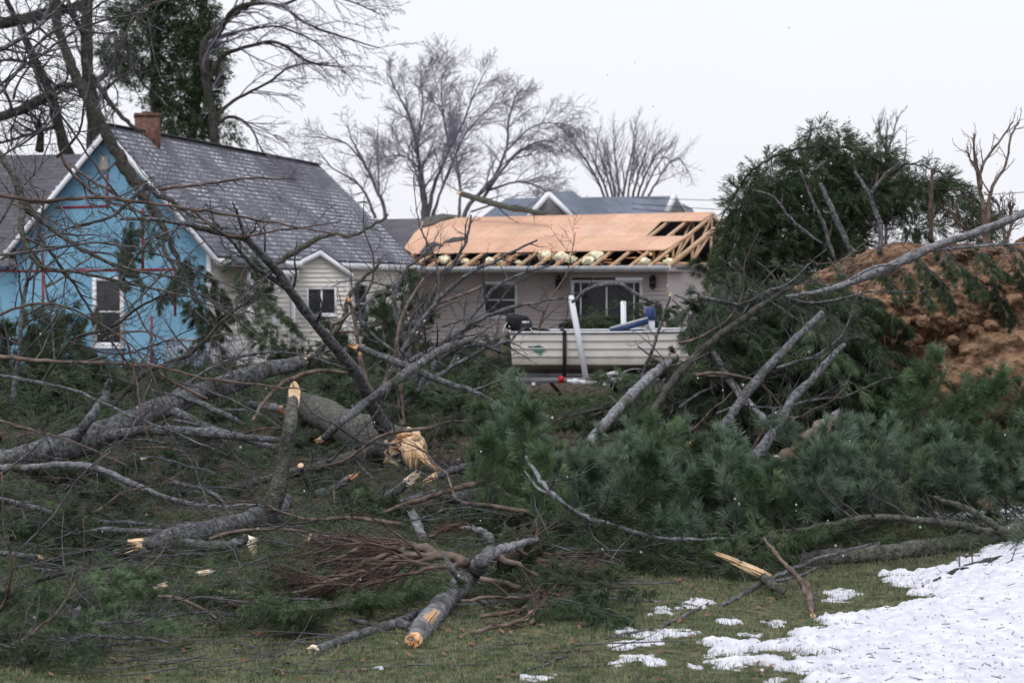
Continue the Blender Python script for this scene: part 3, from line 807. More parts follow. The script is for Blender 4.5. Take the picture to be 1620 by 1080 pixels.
lantern(1035, 447, "black wall lantern right of the picture window")
lantern(886, 447, "black wall lantern between the two windows of the ranch house")

# --- houses beyond
fh = empty("house", P(930, 345, 95) * 1.0, "distant house with slate grey roof and white trimmed gables beyond the stripped roof", "house")
def fpt(px, py, d): return np.array(P(px, py, d))
def froof(pix, name="roof", mt='shingle_far'):
    v = [fpt(*p) for p in pix]
    return uvquad(None, name, M[mt], v, [(q[0], q[2]) for q in v], fh, .12)
froof([(760, 345, 88), (1062, 345, 88), (1066, 310, 93), (800, 314, 93)])
froof([(1085, 345, 91), (1105, 345, 92), (1095, 330, 94), (1080, 322, 94)])
froof([(868, 306, 86), (868, 306, 93), (830, 345, 92), (834, 345, 85)][::-1])
froof([(868, 306, 86), (910, 345, 85), (955, 345, 92), (905, 306, 93)][::-1])
m = MB(); m.ngon([fpt(868, 310, 86), fpt(838, 342, 86), fpt(838, 380, 86), fpt(904, 380, 86), fpt(904, 342, 86)])
m.ngon([fpt(1069, 313, 89.5), fpt(1058, 340, 89.5), fpt(1058, 380, 89.5), fpt(1084, 380, 91), fpt(1084, 338, 91)])
m.quad(fpt(770, 344, 89), fpt(1060, 344, 89), fpt(1060, 450, 89), fpt(770, 450, 89)); m.build("wall", M['far_wall'], fh)
def fbar(a, b, w=.24):
    m = MB(); m.beam(fpt(*a), fpt(*b), w, w * .7); m.build("bargeboard", M['white'], fh)
fbar((868, 306, 85.5), (836, 343, 85)); fbar((868, 306, 85.5), (908, 345, 85)); fbar((1067, 308, 88.5), (1055, 337, 88.2)); fbar((1067, 308, 88.5), (1083, 335, 89.5), .12)
m = MB()
for k in range(5): m.cbox(fpt(800 + k * 55, 360, 88.8), .9, .1, 1.1)
m.build("window", M['glass'], fh)

# wires
for k, (a, b) in enumerate([((1000, 312, 80), (1700, 298, 70)), ((1000, 322, 80), (1700, 330, 70)), ((1000, 330, 80), (1700, 352, 70)), ((-40, 262, 46), (130, 262, 60))][:3]):
    p, q = np.array(P(*a)), np.array(P(*b)); t = np.linspace(0, 1, 12)[:, None]
    pts = p * (1 - t) + q * t - K3 * (t * (1 - t) * 1.2)
    m = MB(); tube(m, pts, np.full(12, .013), 4)
    tag(m.build("utility_wire", M['rubber']), ["topmost", "middle", "lowest"][k] + " of the three thin utility wires against the sky at right", "wire", "utility wires")

# ------------------------------------------------------------------ boat on its trailer
BD = 27.0; bx0 = P(811, 540, BD).x; BL = 4.5
boat = empty("boat", (bx0, BD + .75, .5), "cream aluminium fishing boat with strap and green decal, buried by boughs at its bow", "boat")
BZ = .52
def station(t, inset=0.0):
    """half section at t along the hull: list of (half beam, z) keel to gunwale"""
    f = 1 - max(0, (t - .45) / .55) ** 2.2 * .93
    b = .74 * f - inset
    rise = max(0, (t - .6) / .4) ** 2 * .30; sheer = .03 + max(0, t - .2) ** 2 * .16
    zg = BZ + .555 + sheer; zc = BZ + .13 + rise; zk = BZ + rise * .8
    out = [(0.0, zk + inset), (b * .45, zk + .03 + inset), (b * .80, zc - .035 + inset * .6), (b * .90, zc)]
    n = 4
    for k in range(n):
        z = zc + (zg - zc) * (k + 1) / n; bb = b * (.90 + .10 * (k + 1) / n)
        z0 = zc + (zg - zc) * k / n
        out.append((bb + (.004 if not inset else 0), z0 + .008)); out.append((bb, z - .004))
    return out
def loft(mb, inset, flip=False, t0=0.0, t1=1.0):
    ts = np.linspace(t0, t1, 28); rows = []
    for t in ts:
        s = station(t, inset); x = bx0 + BL * t + (-.05 * (1 - t)) * 0
        full = [(-b, z) for b, z in s[::-1]] + s[1:]
        rows.append([(x - (.06 * (z - BZ) if t == t0 else 0), BD + .76 + b, z) for b, z in full])
    A = np.array(rows); n, k = A.shape[:2]
    i = np.arange(n - 1)[:, None] * k; j = np.arange(k - 1)[None]
    q = np.stack([i + j, i + j + 1, i + k + j + 1, i + k + j], -1).reshape(-1, 4)
    mb.add(A.reshape(-1, 3), q=q); return A
m = MB(); A = loft(m, 0); Bi = loft(m, .025)
m.ngon(A[0]); m.ngon(Bi[0] + [.03, 0, 0])
hull = m.build("hull", M['hull'], boat, origin=(bx0, BD + .76, BZ))
m = MB()
for sgn in (0, -1):
    pts = A[:, sgn] + [0, 0, .012]; tube(m, pts, np.full(len(pts), .024), 6)
tube(m, np.array([A[0, 0], A[0, -1]]) + [0, 0, .012], [.022, .022], 6)
m.build("gunwale", M['metal'], boat, smooth=True)
m = MB(); m.box((bx0 + .1, BD + .2, BZ + .16), (BL * .8, 0, 0), (0, 1.1, 0), (0, 0, .02)); m.build("floor", M['grey_vinyl'], boat)
m = MB()
for t in (.12, .42, .70): m.box((bx0 + BL * t, BD + .06 + (.12 if t > .6 else 0), BZ + .38), (.34, 0, 0), (0, 1.38 - (.24 if t > .6 else 0), 0), (0, 0, .05))
m.build("bench", M['hull'], boat)
# decal: green leaping shape on the side
m = MB(); dc = lambda a, b: np.array(P(a, b, BD + .035))
for q in ([(836, 549), (846, 547), (858, 551), (864, 553), (856, 557), (846, 555)], [(846, 548), (852, 545), (858, 548), (866, 552), (852, 553)], [(848, 555), (858, 556), (856, 561), (852, 559)], [(838, 550), (834, 547), (842, 548)]):
    m.ngon([dc(*p) for p in q])
m.build("decal", M['decal'], boat)
# strap over the hull
st = tag(None or MB().build("strap", M['rubber']) if False else (lambda mm: (mm.box(np.array(P(890, 530, BD - .01)), (.055, 0, 0), (0, .012, 0), (0, 0, -.60)), mm.box(np.array(P(890, 530, BD - .01)) + K3 * .05, (.055, 0, 0), (0, 1.5, 0), (0, 0, .008)), mm.box(np.array(P(890, 530, BD - .01)) , (.055, 0, 0), (0, .012, 0), (0, 0, .05)), mm.build("tie_down_strap", M['rubber']))[-1])(MB()), "black tie down strap crossing the cream hull beside the leaning white post", "strap")
# outboard
mo = empty("outboard_motor", (bx0 - .05, BD + .75, 1.1), "black outboard motor clamped on the stern of the cream boat", "motor")
def rbox(mb, c, sx, sy, sz, tilt=0, e=.35, n=10):
    th = np.linspace(0, 2 * np.pi, 2 * n, endpoint=False); ph = np.linspace(-math.pi / 2, math.pi / 2, n)
    T, Q = np.meshgrid(th, ph); sg = lambda v: np.sign(v) * np.abs(v) ** e
    x = sg(np.cos(Q)) * sg(np.cos(T)) * sx / 2; y = sg(np.cos(Q)) * sg(np.sin(T)) * sy / 2; z = sg(np.sin(Q)) * sz / 2
    ca, sa = math.cos(tilt), math.sin(tilt)
    v = np.stack([x * ca - z * sa, y, x * sa + z * ca], -1) + np.asarray(c, float); w = 2 * n
    i = np.arange(n - 1)[:, None] * w; j = np.arange(w)[None]; j2 = (j + 1) % w
    mb.add(v.reshape(-1, 3), q=np.stack([i + j, i + j2, i + w + j2, i + w + j], -1).reshape(-1, 4))
mc = np.array(P(819, 512, BD + .6))
m = MB(); rbox(m, mc + [0, 0, .02], .36, .28, .25, -.12, .55); rbox(m, mc + [.10, 0, -.04], .22, .27, .24, 0, .5); m.build("cowling", M['black'], mo, smooth=True)
m = MB(); m.box(mc + [.06, -.142, .005], (.11, 0, 0), (0, .004, 0), (0, 0, .035)); m.box(mc + [-.13, -.125, -.05], (.05, 0, 0), (0, .004, 0), (0, 0, .03)); m.build("cowling_stripe", M['white'], mo)
m = MB(); rbox(m, mc + [-.02, 0, -.36], .14, .12, .55, .05, .5); rbox(m, mc + [-.05, 0, -.68], .34, .07, .07); m.build("leg", M['black'], mo, smooth=True)
m = MB(); tube(m, *cr([(*(mc + [.12, 0, -.06]), .025), (*(mc + [.3, -.02, -.08]), .02), (*(mc + [.46, -.04, -.10]), .022)]), 6); m.build("tiller", M['black'], mo, smooth=True)
m = MB(); tube(m, *cr([(*(mc + [-.15, -.1, .03]), .007), (*(mc + [-.2, -.14, -.06]), .007), (*(mc + [-.22, -.12, -.16]), .007)]), 5); tube(m, *cr([(*(mc + [.16, -.1, -.04]), .007), (*(mc + [.2, -.14, -.09]), .007), (*(mc + [.2, -.12, -.17]), .007)]), 5); m.build("cable", M['white'], mo, smooth=True)
# seats
se = MB()
a = np.array(P(966, 524, BD + .55)); b = np.array(P(1024, 508, BD + .55))
m = MB(); m.beam(np.array(P(972, 527, BD + .55)), np.array(P(1018, 525, BD + .55)), .42, .08); se = m.build("seat", M['blue_vinyl'], boat, origin=P(972, 527, BD + .55))
m = MB(); m.beam(a, b, .42, .07, (0, 0, 1)); m.build("backrest", M['blue_vinyl'], se)
m = MB(); m.beam(a + [0, 0, .045], b + [0, 0, .045], .40, .025); m.build("backrest_shell", M['grey_vinyl'], se)
m = MB(); m.beam(a, np.array(P(980, 534, BD + .6)), .04, .04, (0, 1, 0)); m.build("hinge", M['metal'], se)
m = MB(); tube(m, [P(1029, 545, BD + .8), P(1029, 503, BD + .8)], [.065, .065], 14); s2 = m.build("pedestal", M['pvc'], boat, smooth=True, origin=P(1029, 545, BD + .8))
m = MB(); tube(m, [P(1029, 506, BD + .8), P(1029, 500, BD + .8), P(1029, 488, BD + .8)], [.078, .078, .07], 14); m.build("collar", M['blue_vinyl'], s2, smooth=True)
# trailer
tr = empty("boat_trailer", (bx0 + 1.4, BD + .7, 0), "galvanised boat trailer with red lamp and white guide posts under the boat", "trailer")
m = MB()
for y in (.25, 1.25): m.beam((bx0 - .1, BD + y, .43), (bx0 + 3.6, BD + y, .43), .06, .09)
for x in (.3, 1.3, 2.4): m.beam((bx0 + x, BD - .1, .37), (bx0 + x, BD + 1.6, .37), .06, .06)
m.beam((bx0 + 3.6, BD + .25, .43), (bx0 + 5.2, BD + .75, .43), .06, .08); m.beam((bx0 + 3.6, BD + 1.25, .43), (bx0 + 5.2, BD + .75, .43), .06, .08)
for y in (.35, 1.15): m.beam((bx0 + .2, BD + y, .50), (bx0 + 2.8, BD + y, .50), .09, .04)
m.build("frame", M['metal'], tr)
for y in (-.12, 1.62):
    c = np.array([bx0 + 1.75, BD + y, .27]); w = MB()
    tube(w, [c - [0, .09, 0], c - [0, .075, 0], c + [0, .075, 0], c + [0, .09, 0]], [.22, .27, .27, .22], 24); wo = w.build("wheel", M['rubber'], tr, smooth=True)
    w = MB(); tube(w, [c - [0, .1, 0], c + [0, .1, 0]], [.12, .12], 16); w.build("rim", M['metal'], wo)
    w = MB(); t = np.linspace(.1, math.pi - .1, 12)
    for t1, t2 in zip(t[:-1], t[1:]):
        p1 = c + [math.cos(t1) * .34, 0, math.sin(t1) * .34]; p2 = c + [math.cos(t2) * .34, 0, math.sin(t2) * .34]
        w.quad(p1 - [0, .12, 0], p1 + [0, .12, 0], p2 + [0, .12, 0], p2 - [0, .12, 0])
    w.build("fender", M['metal'], tr)
lp = np.array(P(888, 600, BD - .12))
m = MB(); m.cbox(lp, .075, .06, .10); m.build("tail_lamp", M['red'], tr)
m = MB(); m.beam(lp + [.08, 0, -.02], lp + [.5, 0, -.05], .05, .05); m.cbox(lp + [.2, -.03, -.03], .08, .02, .09); m.cbox(lp + [.32, -.03, -.04], .06, .02, .07); m.build("lamp_bracket", M['white'], tr)
m = MB(); tube(m, [P(903, 468, BD - .16), P(927, 598, BD - .14)], [.042, .042], 12); m.build("guide_post", M['pvc'], tr, smooth=True)["label"] = "leaning white guide post in front of the hull"
m = MB(); tube(m, [P(986, 477, BD + 1.62), P(988, 600, BD + 1.62)], [.042, .042], 12); m.build("guide_post", M['pvc'], tr, smooth=True)["label"] = "white guide post on the far side of the boat"
m = MB(); m.beam(P(930, 600, BD - .13), P(975, 588, BD + .0), .04, .04); m.beam(P(965, 590, BD), P(978, 589, BD), .05, .04); m.build("roller_bracket", M['white'], tr)

# ------------------------------------------------------------------ standing trees
def limb_tree(name, label, cat, limbs, d, depth, trunk_mat, twig_mat, n, length, level, up, rmin, bias=None, ang=(25, 60), group=None, wig=.22, ratio=.5, k=6, fall=.45):
    base = P(limbs[0][0][0], limbs[0][0][1], d)
    o = empty(name, (base.x, base.y, 0), label, cat, group)
    mt, mc = MB(), MB()
    for i, L in enumerate(limbs):
        dz = rng.uniform(-1, 1) * depth if i else 0
        q = []
        for j, (px, py, r) in enumerate(L):
            dd = d + dz * (j / (len(L) - 1))
            p = P(px, py, dd); q.append((p.x, p.y, p.z, r * dd / F * (0.55 if d > 70 else .85)))
        if i == 0 and q[0][2] > .3:
            q.insert(0, (q[0][0], q[0][1], -.2, q[0][3] * 1.25))
        pts, rad = cr(q, k, .004 * d / 10)
        tube(mt, pts, rad, 9, .08)
        sprout(mc, pts, rad, n if not isinstance(n, list) else n[i], length, level, up, ang, wig, .25, bias, rmin=rmin, ratio=ratio, fall=fall)
    mt.build("trunk", trunk_mat, o, smooth=True)
    mc.build("crown", twig_mat, o, smooth=True)
    return o

UPR = np.array([.05, 0, .0])
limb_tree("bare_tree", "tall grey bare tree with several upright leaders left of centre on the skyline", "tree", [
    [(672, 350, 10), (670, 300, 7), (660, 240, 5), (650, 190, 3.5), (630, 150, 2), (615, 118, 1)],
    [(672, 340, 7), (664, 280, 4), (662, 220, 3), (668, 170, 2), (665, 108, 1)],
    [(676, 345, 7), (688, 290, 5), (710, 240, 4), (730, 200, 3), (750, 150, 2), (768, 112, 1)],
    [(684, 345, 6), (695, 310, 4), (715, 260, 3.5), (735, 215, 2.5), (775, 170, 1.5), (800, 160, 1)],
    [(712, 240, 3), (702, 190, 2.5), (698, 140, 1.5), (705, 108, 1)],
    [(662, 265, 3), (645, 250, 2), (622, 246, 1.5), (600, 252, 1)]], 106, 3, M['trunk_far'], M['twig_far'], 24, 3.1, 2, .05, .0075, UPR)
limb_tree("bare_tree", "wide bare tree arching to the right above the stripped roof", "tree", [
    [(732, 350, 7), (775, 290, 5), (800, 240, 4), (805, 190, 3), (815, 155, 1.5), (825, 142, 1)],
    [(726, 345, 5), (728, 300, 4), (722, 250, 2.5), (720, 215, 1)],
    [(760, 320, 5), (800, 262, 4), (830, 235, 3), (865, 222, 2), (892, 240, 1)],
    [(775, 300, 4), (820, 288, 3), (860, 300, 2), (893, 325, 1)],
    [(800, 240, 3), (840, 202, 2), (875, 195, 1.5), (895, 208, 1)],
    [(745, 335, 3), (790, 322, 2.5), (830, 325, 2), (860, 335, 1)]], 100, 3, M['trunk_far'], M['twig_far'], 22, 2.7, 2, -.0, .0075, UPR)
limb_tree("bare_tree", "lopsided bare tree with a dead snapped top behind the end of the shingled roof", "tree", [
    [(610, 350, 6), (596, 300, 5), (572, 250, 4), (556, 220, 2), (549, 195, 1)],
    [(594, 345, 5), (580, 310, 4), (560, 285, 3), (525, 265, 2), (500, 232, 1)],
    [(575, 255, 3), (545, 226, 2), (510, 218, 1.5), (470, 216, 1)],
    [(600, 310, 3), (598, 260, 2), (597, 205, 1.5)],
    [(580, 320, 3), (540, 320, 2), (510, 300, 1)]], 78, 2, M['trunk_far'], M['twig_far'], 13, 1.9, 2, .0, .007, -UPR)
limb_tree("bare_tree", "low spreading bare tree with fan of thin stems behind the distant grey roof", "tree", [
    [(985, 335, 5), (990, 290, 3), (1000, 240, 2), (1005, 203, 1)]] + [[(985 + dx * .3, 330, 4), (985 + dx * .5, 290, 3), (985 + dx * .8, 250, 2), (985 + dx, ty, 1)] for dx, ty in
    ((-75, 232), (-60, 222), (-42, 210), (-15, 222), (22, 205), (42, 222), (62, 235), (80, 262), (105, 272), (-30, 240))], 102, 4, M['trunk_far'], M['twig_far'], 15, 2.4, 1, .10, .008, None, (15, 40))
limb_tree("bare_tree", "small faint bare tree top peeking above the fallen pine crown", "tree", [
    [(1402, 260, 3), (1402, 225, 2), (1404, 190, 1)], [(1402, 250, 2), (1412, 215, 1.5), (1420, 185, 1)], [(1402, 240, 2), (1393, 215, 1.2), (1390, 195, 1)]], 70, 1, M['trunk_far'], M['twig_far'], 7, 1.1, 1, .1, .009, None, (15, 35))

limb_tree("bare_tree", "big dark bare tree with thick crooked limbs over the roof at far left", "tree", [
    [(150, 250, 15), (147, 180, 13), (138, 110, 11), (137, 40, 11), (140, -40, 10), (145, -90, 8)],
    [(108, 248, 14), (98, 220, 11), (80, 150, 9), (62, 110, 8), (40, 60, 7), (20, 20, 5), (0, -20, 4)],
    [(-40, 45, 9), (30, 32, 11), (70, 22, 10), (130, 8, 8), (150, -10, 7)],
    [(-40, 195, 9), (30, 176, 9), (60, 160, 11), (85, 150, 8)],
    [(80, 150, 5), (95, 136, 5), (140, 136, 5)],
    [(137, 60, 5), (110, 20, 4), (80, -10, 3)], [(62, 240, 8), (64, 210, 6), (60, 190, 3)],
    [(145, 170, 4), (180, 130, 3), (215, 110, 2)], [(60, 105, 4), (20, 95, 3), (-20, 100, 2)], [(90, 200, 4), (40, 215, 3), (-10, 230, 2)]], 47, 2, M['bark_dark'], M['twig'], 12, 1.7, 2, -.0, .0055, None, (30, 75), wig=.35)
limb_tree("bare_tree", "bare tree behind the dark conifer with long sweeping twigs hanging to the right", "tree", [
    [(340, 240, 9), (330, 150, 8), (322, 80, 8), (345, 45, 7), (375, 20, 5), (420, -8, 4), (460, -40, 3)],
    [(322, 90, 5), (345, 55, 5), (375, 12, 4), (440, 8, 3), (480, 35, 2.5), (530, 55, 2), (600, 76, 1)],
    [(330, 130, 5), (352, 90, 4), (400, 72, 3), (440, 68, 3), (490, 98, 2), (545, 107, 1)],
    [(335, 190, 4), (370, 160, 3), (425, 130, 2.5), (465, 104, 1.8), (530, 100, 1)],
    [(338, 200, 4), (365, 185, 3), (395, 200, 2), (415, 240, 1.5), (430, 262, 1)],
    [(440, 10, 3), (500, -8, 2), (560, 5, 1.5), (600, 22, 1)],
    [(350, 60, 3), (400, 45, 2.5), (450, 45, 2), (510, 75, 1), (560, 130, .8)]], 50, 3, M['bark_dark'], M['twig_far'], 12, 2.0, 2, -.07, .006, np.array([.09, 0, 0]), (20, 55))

def foliage_blobs(mb, blobs, d, depth, per_px2, tip_len, per, L, w, droop=-.2, bias=(0, 0, 0), hollow=.0, spread=(15, 60)):
    for (cx, cy, rx, ry) in blobs:
        n = int(math.pi * rx * ry * per_px2)
        tips = []
        for _ in range(n):
            while True:
                a, b, c = rng.uniform(-1, 1), rng.uniform(-1, 1), rng.uniform(-1, 1)
                rr = a * a + b * b + c * c
                if rr < 1 and rr > hollow * rng.random(): break
            p = np.array(P(cx + a * rx, cy + b * ry, d + c * depth))
            v = nrm(np.array([a, c * .6, -b * .7 + droop]) + np.array(bias) + nr.randn(3) * .45)
            q = np.array([p, p + v * tip_len * .5, p + (v + [0, 0, droop * .3]) * tip_len])
            tips.append(q)
        needles(mb, tips, per, L, w, spread, 1.0)

def conifer():
    d = 53; o = empty("conifer", P(246, 300, d) * 1.0, "tall dark ragged conifer behind the brick chimney", "tree"); o.location.z = 0
    m = MB()
    for L in ([(246, 300, 10), (246, 100, 8), (247, 0, 7), (247, -90, 5)], [(296, 300, 9), (305, 200, 8), (318, 100, 8), (322, 0, 6), (330, -90, 5)]):
        q = [(*P(a, b, d), r * d / F) for a, b, r in L]; pts, rad = cr(q, 8, .05); tube(m, pts, rad, 8)
        sprout(m, pts, rad, 22, 1.0, 1, -.03, (55, 95), rmin=.01)
    m.build("trunk", M['bark_dark'], o, smooth=True)
    m = MB()
    bl = [(215, 45, 30, 22), (180, 78, 22, 14), (228, 88, 16, 22), (305, 25, 38, 26), (275, 60, 26, 24), (330, 90, 26, 24), (300, 105, 30, 26), (190, 105, 20, 14), (215, 115, 18, 16),
          (285, 150, 26, 22), (325, 140, 22, 24), (320, 178, 26, 16), (272, 190, 22, 16), (305, 205, 30, 14), (355, 222, 22, 7), (200, 15, 26, 16), (245, 15, 22, 24), (340, 118, 16, 12), (255, 120, 12, 26),
          (175, 85, 12, 10), (345, 190, 16, 10), (258, 165, 12, 16), (230, 150, 12, 10), (365, 205, 8, 6), (260, -30, 70, 30), (310, 60, 30, 20)]
    foliage_blobs(m, bl, d, .8, .12, .30, 16, .14, .022, -.1)
    m.build("crown", M['needle_dark'], o)
conifer()

# ------------------------------------------------------------------ uprooted pine and its root plate at right
def clod_lump(mb, c, sx, sy, sz, n=150, amp=.16, seed=0, f=1.0):
    th = np.linspace(0, 2 * np.pi, 2 * n, endpoint=False); ph = np.linspace(-math.pi / 2, math.pi / 2, n)
    T, Q = np.meshgrid(th, ph); x, y, z = np.cos(Q) * np.cos(T), np.cos(Q) * np.sin(T), np.sin(Q)
    r = np.ones_like(x); a = amp
    for k, s in enumerate((1.3, 2.9, 6.1, 13, 26)):
        s *= f
        w = (vnoise(x * sx + seed, z * sz * 1.0 + y * sy, s) + vnoise(y * sy + seed + 5, z * sz + x * sx * .7, s)) / 2
        r += max(a, .045) * (np.abs(w - .5) * -2.6 + .4 if k in (1, 2, 3, 4) else (w - .5) * 2); a *= .62
    v = np.stack([r * x * sx, r * y * sy, r * z * sz], -1) + np.asarray(c, float); w = 2 * n
    i = np.arange(n - 1)[:, None] * w; j = np.arange(w)[None]; j2 = (j + 1) % w
    mb.add(v.reshape(-1, 3), q=np.stack([i + j, i + j2, i + w + j2, i + w + j], -1).reshape(-1, 4))
rp = empty("root_plate", (5.9, 23.5, 0), "upturned mass of orange brown soil and torn roots at the right edge", "root plate")
m = MB(); clod_lump(m, P(1610, 520, 23.6), 1.75, 1.1, .98, 230, .15, 1)
clod_lump(m, P(1425, 480, 23.3), 1.25, .9, .64, 150, .16, 4); clod_lump(m, P(1325, 492, 23.1), .85, .8, .40, 110, .2, 17); clod_lump(m, P(1560, 600, 23.0), 1.25, .9, .62, 130, .2, 7); clod_lump(m, P(1690, 470, 23.6), 1.2, 1, .8, 100, .2, 9)
m.build("soil", M['soil'], rp, smooth=True)
m = MB(); clod_lump(m, P(1405, 430, 23.45), .8, .65, .15, 130, .3, 12); clod_lump(m, P(1530, 404, 23.6), .8, .7, .13, 110, .35, 13)
m.build("litter_layer", M['dirt_top'], rp, smooth=True)
m = MB()
for _ in range(190):
    p = np.array(P(rng.uniform(1280, 1640), rng.uniform(400, 630), 22.6 + rng.uniform(-.15, .4))); q = [(*p, rng.uniform(.004, .016))]
    d_ = nrm(nr.randn(3) * [1, .6, 1])
    for k in range(5):
        d_ = nrm(d_ + nr.randn(3) * .35); p = p + d_ * .11; q.append((*p, q[-1][3] * .75))
    tube(m, *cr(q, 2), 4)
m.build("roots", M['bark_brown'], rp)
m = MB()
for k in range(40):
    a = rng.uniform(0, 6.28); c = np.array(P(rng.uniform(1400, 1620), rng.uniform(440, 650), 22.45)); 
    lump(m, c, rng.uniform(.05, .12), .08, rng.uniform(.04, .09), 10, .4, 60 + k)
m.build("clods", M['soil'], rp)["kind"] = "stuff"

fp = empty("fallen_pine", (4.5, 26, 0), "crown of the uprooted green pine rising as a dome behind the soil mound", "tree")
m = MB()
for L in ([(1330, 420, 14), (1340, 330, 10), (1330, 260, 6), (1300, 225, 3)], [(1140, 350, 2), (1165, 300, 2.5), (1200, 262, 3), (1250, 238, 3.5), (1300, 232, 4), (1350, 236, 4), (1400, 262, 5)],
          [(1400, 350, 7), (1450, 310, 5), (1510, 300, 3), (1550, 320, 2)], [(1210, 440, 7), (1220, 380, 6), (1250, 320, 5), (1290, 280, 3)], [(1150, 420, 4), (1170, 350, 3), (1210, 290, 2)],
          [(1390, 300, 4), (1430, 262, 3), (1480, 270, 2), (1540, 310, 1.5)]):
    q = [(*P(a, b, 26 + rng.uniform(-.6, .6)), r * .6 * 26 / F) for a, b, r in L]; pts, rad = cr(q, 8, .03); tube(m, pts, rad, 7)
    sprout(m, pts, rad, 9, .6, 1, -.06, (30, 70), rmin=.004)
m.build("trunk", M['bark_dark'], fp, smooth=True)
m = MB()
bl = [(1185, 330, 30, 50), (1180, 400, 34, 50), (1225, 290, 40, 40), (1240, 360, 50, 60), (1290, 270, 45, 34), (1300, 340, 50, 60), (1350, 300, 45, 50), (1250, 430, 60, 34), (1395, 300, 35, 40),
      (1440, 310, 34, 22), (1470, 290, 30, 20), (1500, 310, 28, 16), (1530, 330, 24, 16), (1545, 350, 20, 14), (1380, 255, 22, 16), (1340, 245, 26, 14), (1292, 210, 15, 10), (1286, 222, 12, 12),
      (1326, 212, 10, 9), (1330, 228, 14, 10), (1383, 220, 7, 12), (1395, 245, 16, 10), (1450, 360, 40, 14), (1262, 240, 20, 10), (1165, 370, 18, 30), (1330, 380, 40, 26),
      (1560, 365, 16, 14)]
foliage_blobs(m, bl, 26.3, .8, .056, .22, 28, .12, .009, -.15, (.30, 0, 0), spread=(8, 45))
m.build("crown", M['needle_dark'], fp)

def sap(name, label, limbs, d, mt, tw, n=5, L=.35, cat="sapling", level=1, up=.1, group=None):
    b = P(limbs[0][0][0], limbs[0][0][1], d); o = empty(name, b, label, cat, group)
    a, c = MB(), MB()
    for l in limbs:
        q = [(*P(x, y, d + k * .05), r * .72 * d / F) for k, (x, y, r) in enumerate(l)]; pts, rad = cr(q, 5, .015); tube(a, pts, rad, 7, .1)
        sprout(c, pts, rad, n, L, level, up, (20, 50), rmin=.0035)
    a.build("stem", mt, o, smooth=True); c.build("twigs", tw, o, smooth=True)
sap("bare_sapling", "forked pale sapling standing on the middle of the soil mound", [[(1392, 402, 6), (1392, 360, 6), (1378, 312, 5), (1362, 286, 4), (1352, 272, 3)], [(1378, 306, 4), (1400, 276, 3), (1424, 256, 2)]], 22.9, M['bark'], M['twig_red'])
sap("bare_sapling", "stout leaning pale sapling with snapped top on the soil mound", [[(1350, 408, 7), (1332, 366, 7), (1312, 322, 6), (1298, 290, 4)]], 22.9, M['bark'], M['twig_red'])
sap("bare_sapling", "thin leaning sapling leftmost on the soil mound", [[(1320, 408, 4), (1302, 352, 4), (1282, 312, 3), (1266, 268, 2)], [(1300, 385, 3), (1250, 345, 3), (1225, 312, 2.5), (1190, 300, 2)]], 22.9, M['bark'], M['twig_red'])
sap("bare_shrub", "tall reddish bare shrub with three wiry stems against the sky at far right", [[(1560, 395, 8), (1556, 330, 5), (1548, 290, 4), (1541, 242, 3), (1541, 212, 2)], [(1562, 370, 5), (1567, 305, 4), (1590, 262, 3), (1600, 215, 2.4), (1612, 194, 1.8)],
    [(1552, 300, 3.5), (1554, 262, 3), (1580, 225, 2.4), (1603, 192, 1.8)], [(1548, 275, 2.5), (1528, 238, 1.8)]], 23.2, M['bark_brown'], M['twig_red'], 7, .45, "shrub")
sap("bare_shrub", "single reddish brown upright stem behind the soil mound", [[(1473, 380, 6), (1472, 330, 5), (1475, 268, 4)]], 24.2, M['twig_red'], M['twig_red'], 8, .4, "shrub")
sap("bare_shrub", "low brushy shrub of fine brown twigs beside the tall reddish shrub", [[(1590, 390, 4), (1585, 345, 3), (1575, 315, 2)], [(1590, 390, 4), (1600, 350, 3), (1598, 320, 2)], [(1575, 390, 4), (1530, 365, 3), (1500, 330, 2)]], 23.6, M['bark_brown'], M['twig_red'], 14, .35, "shrub", 2)

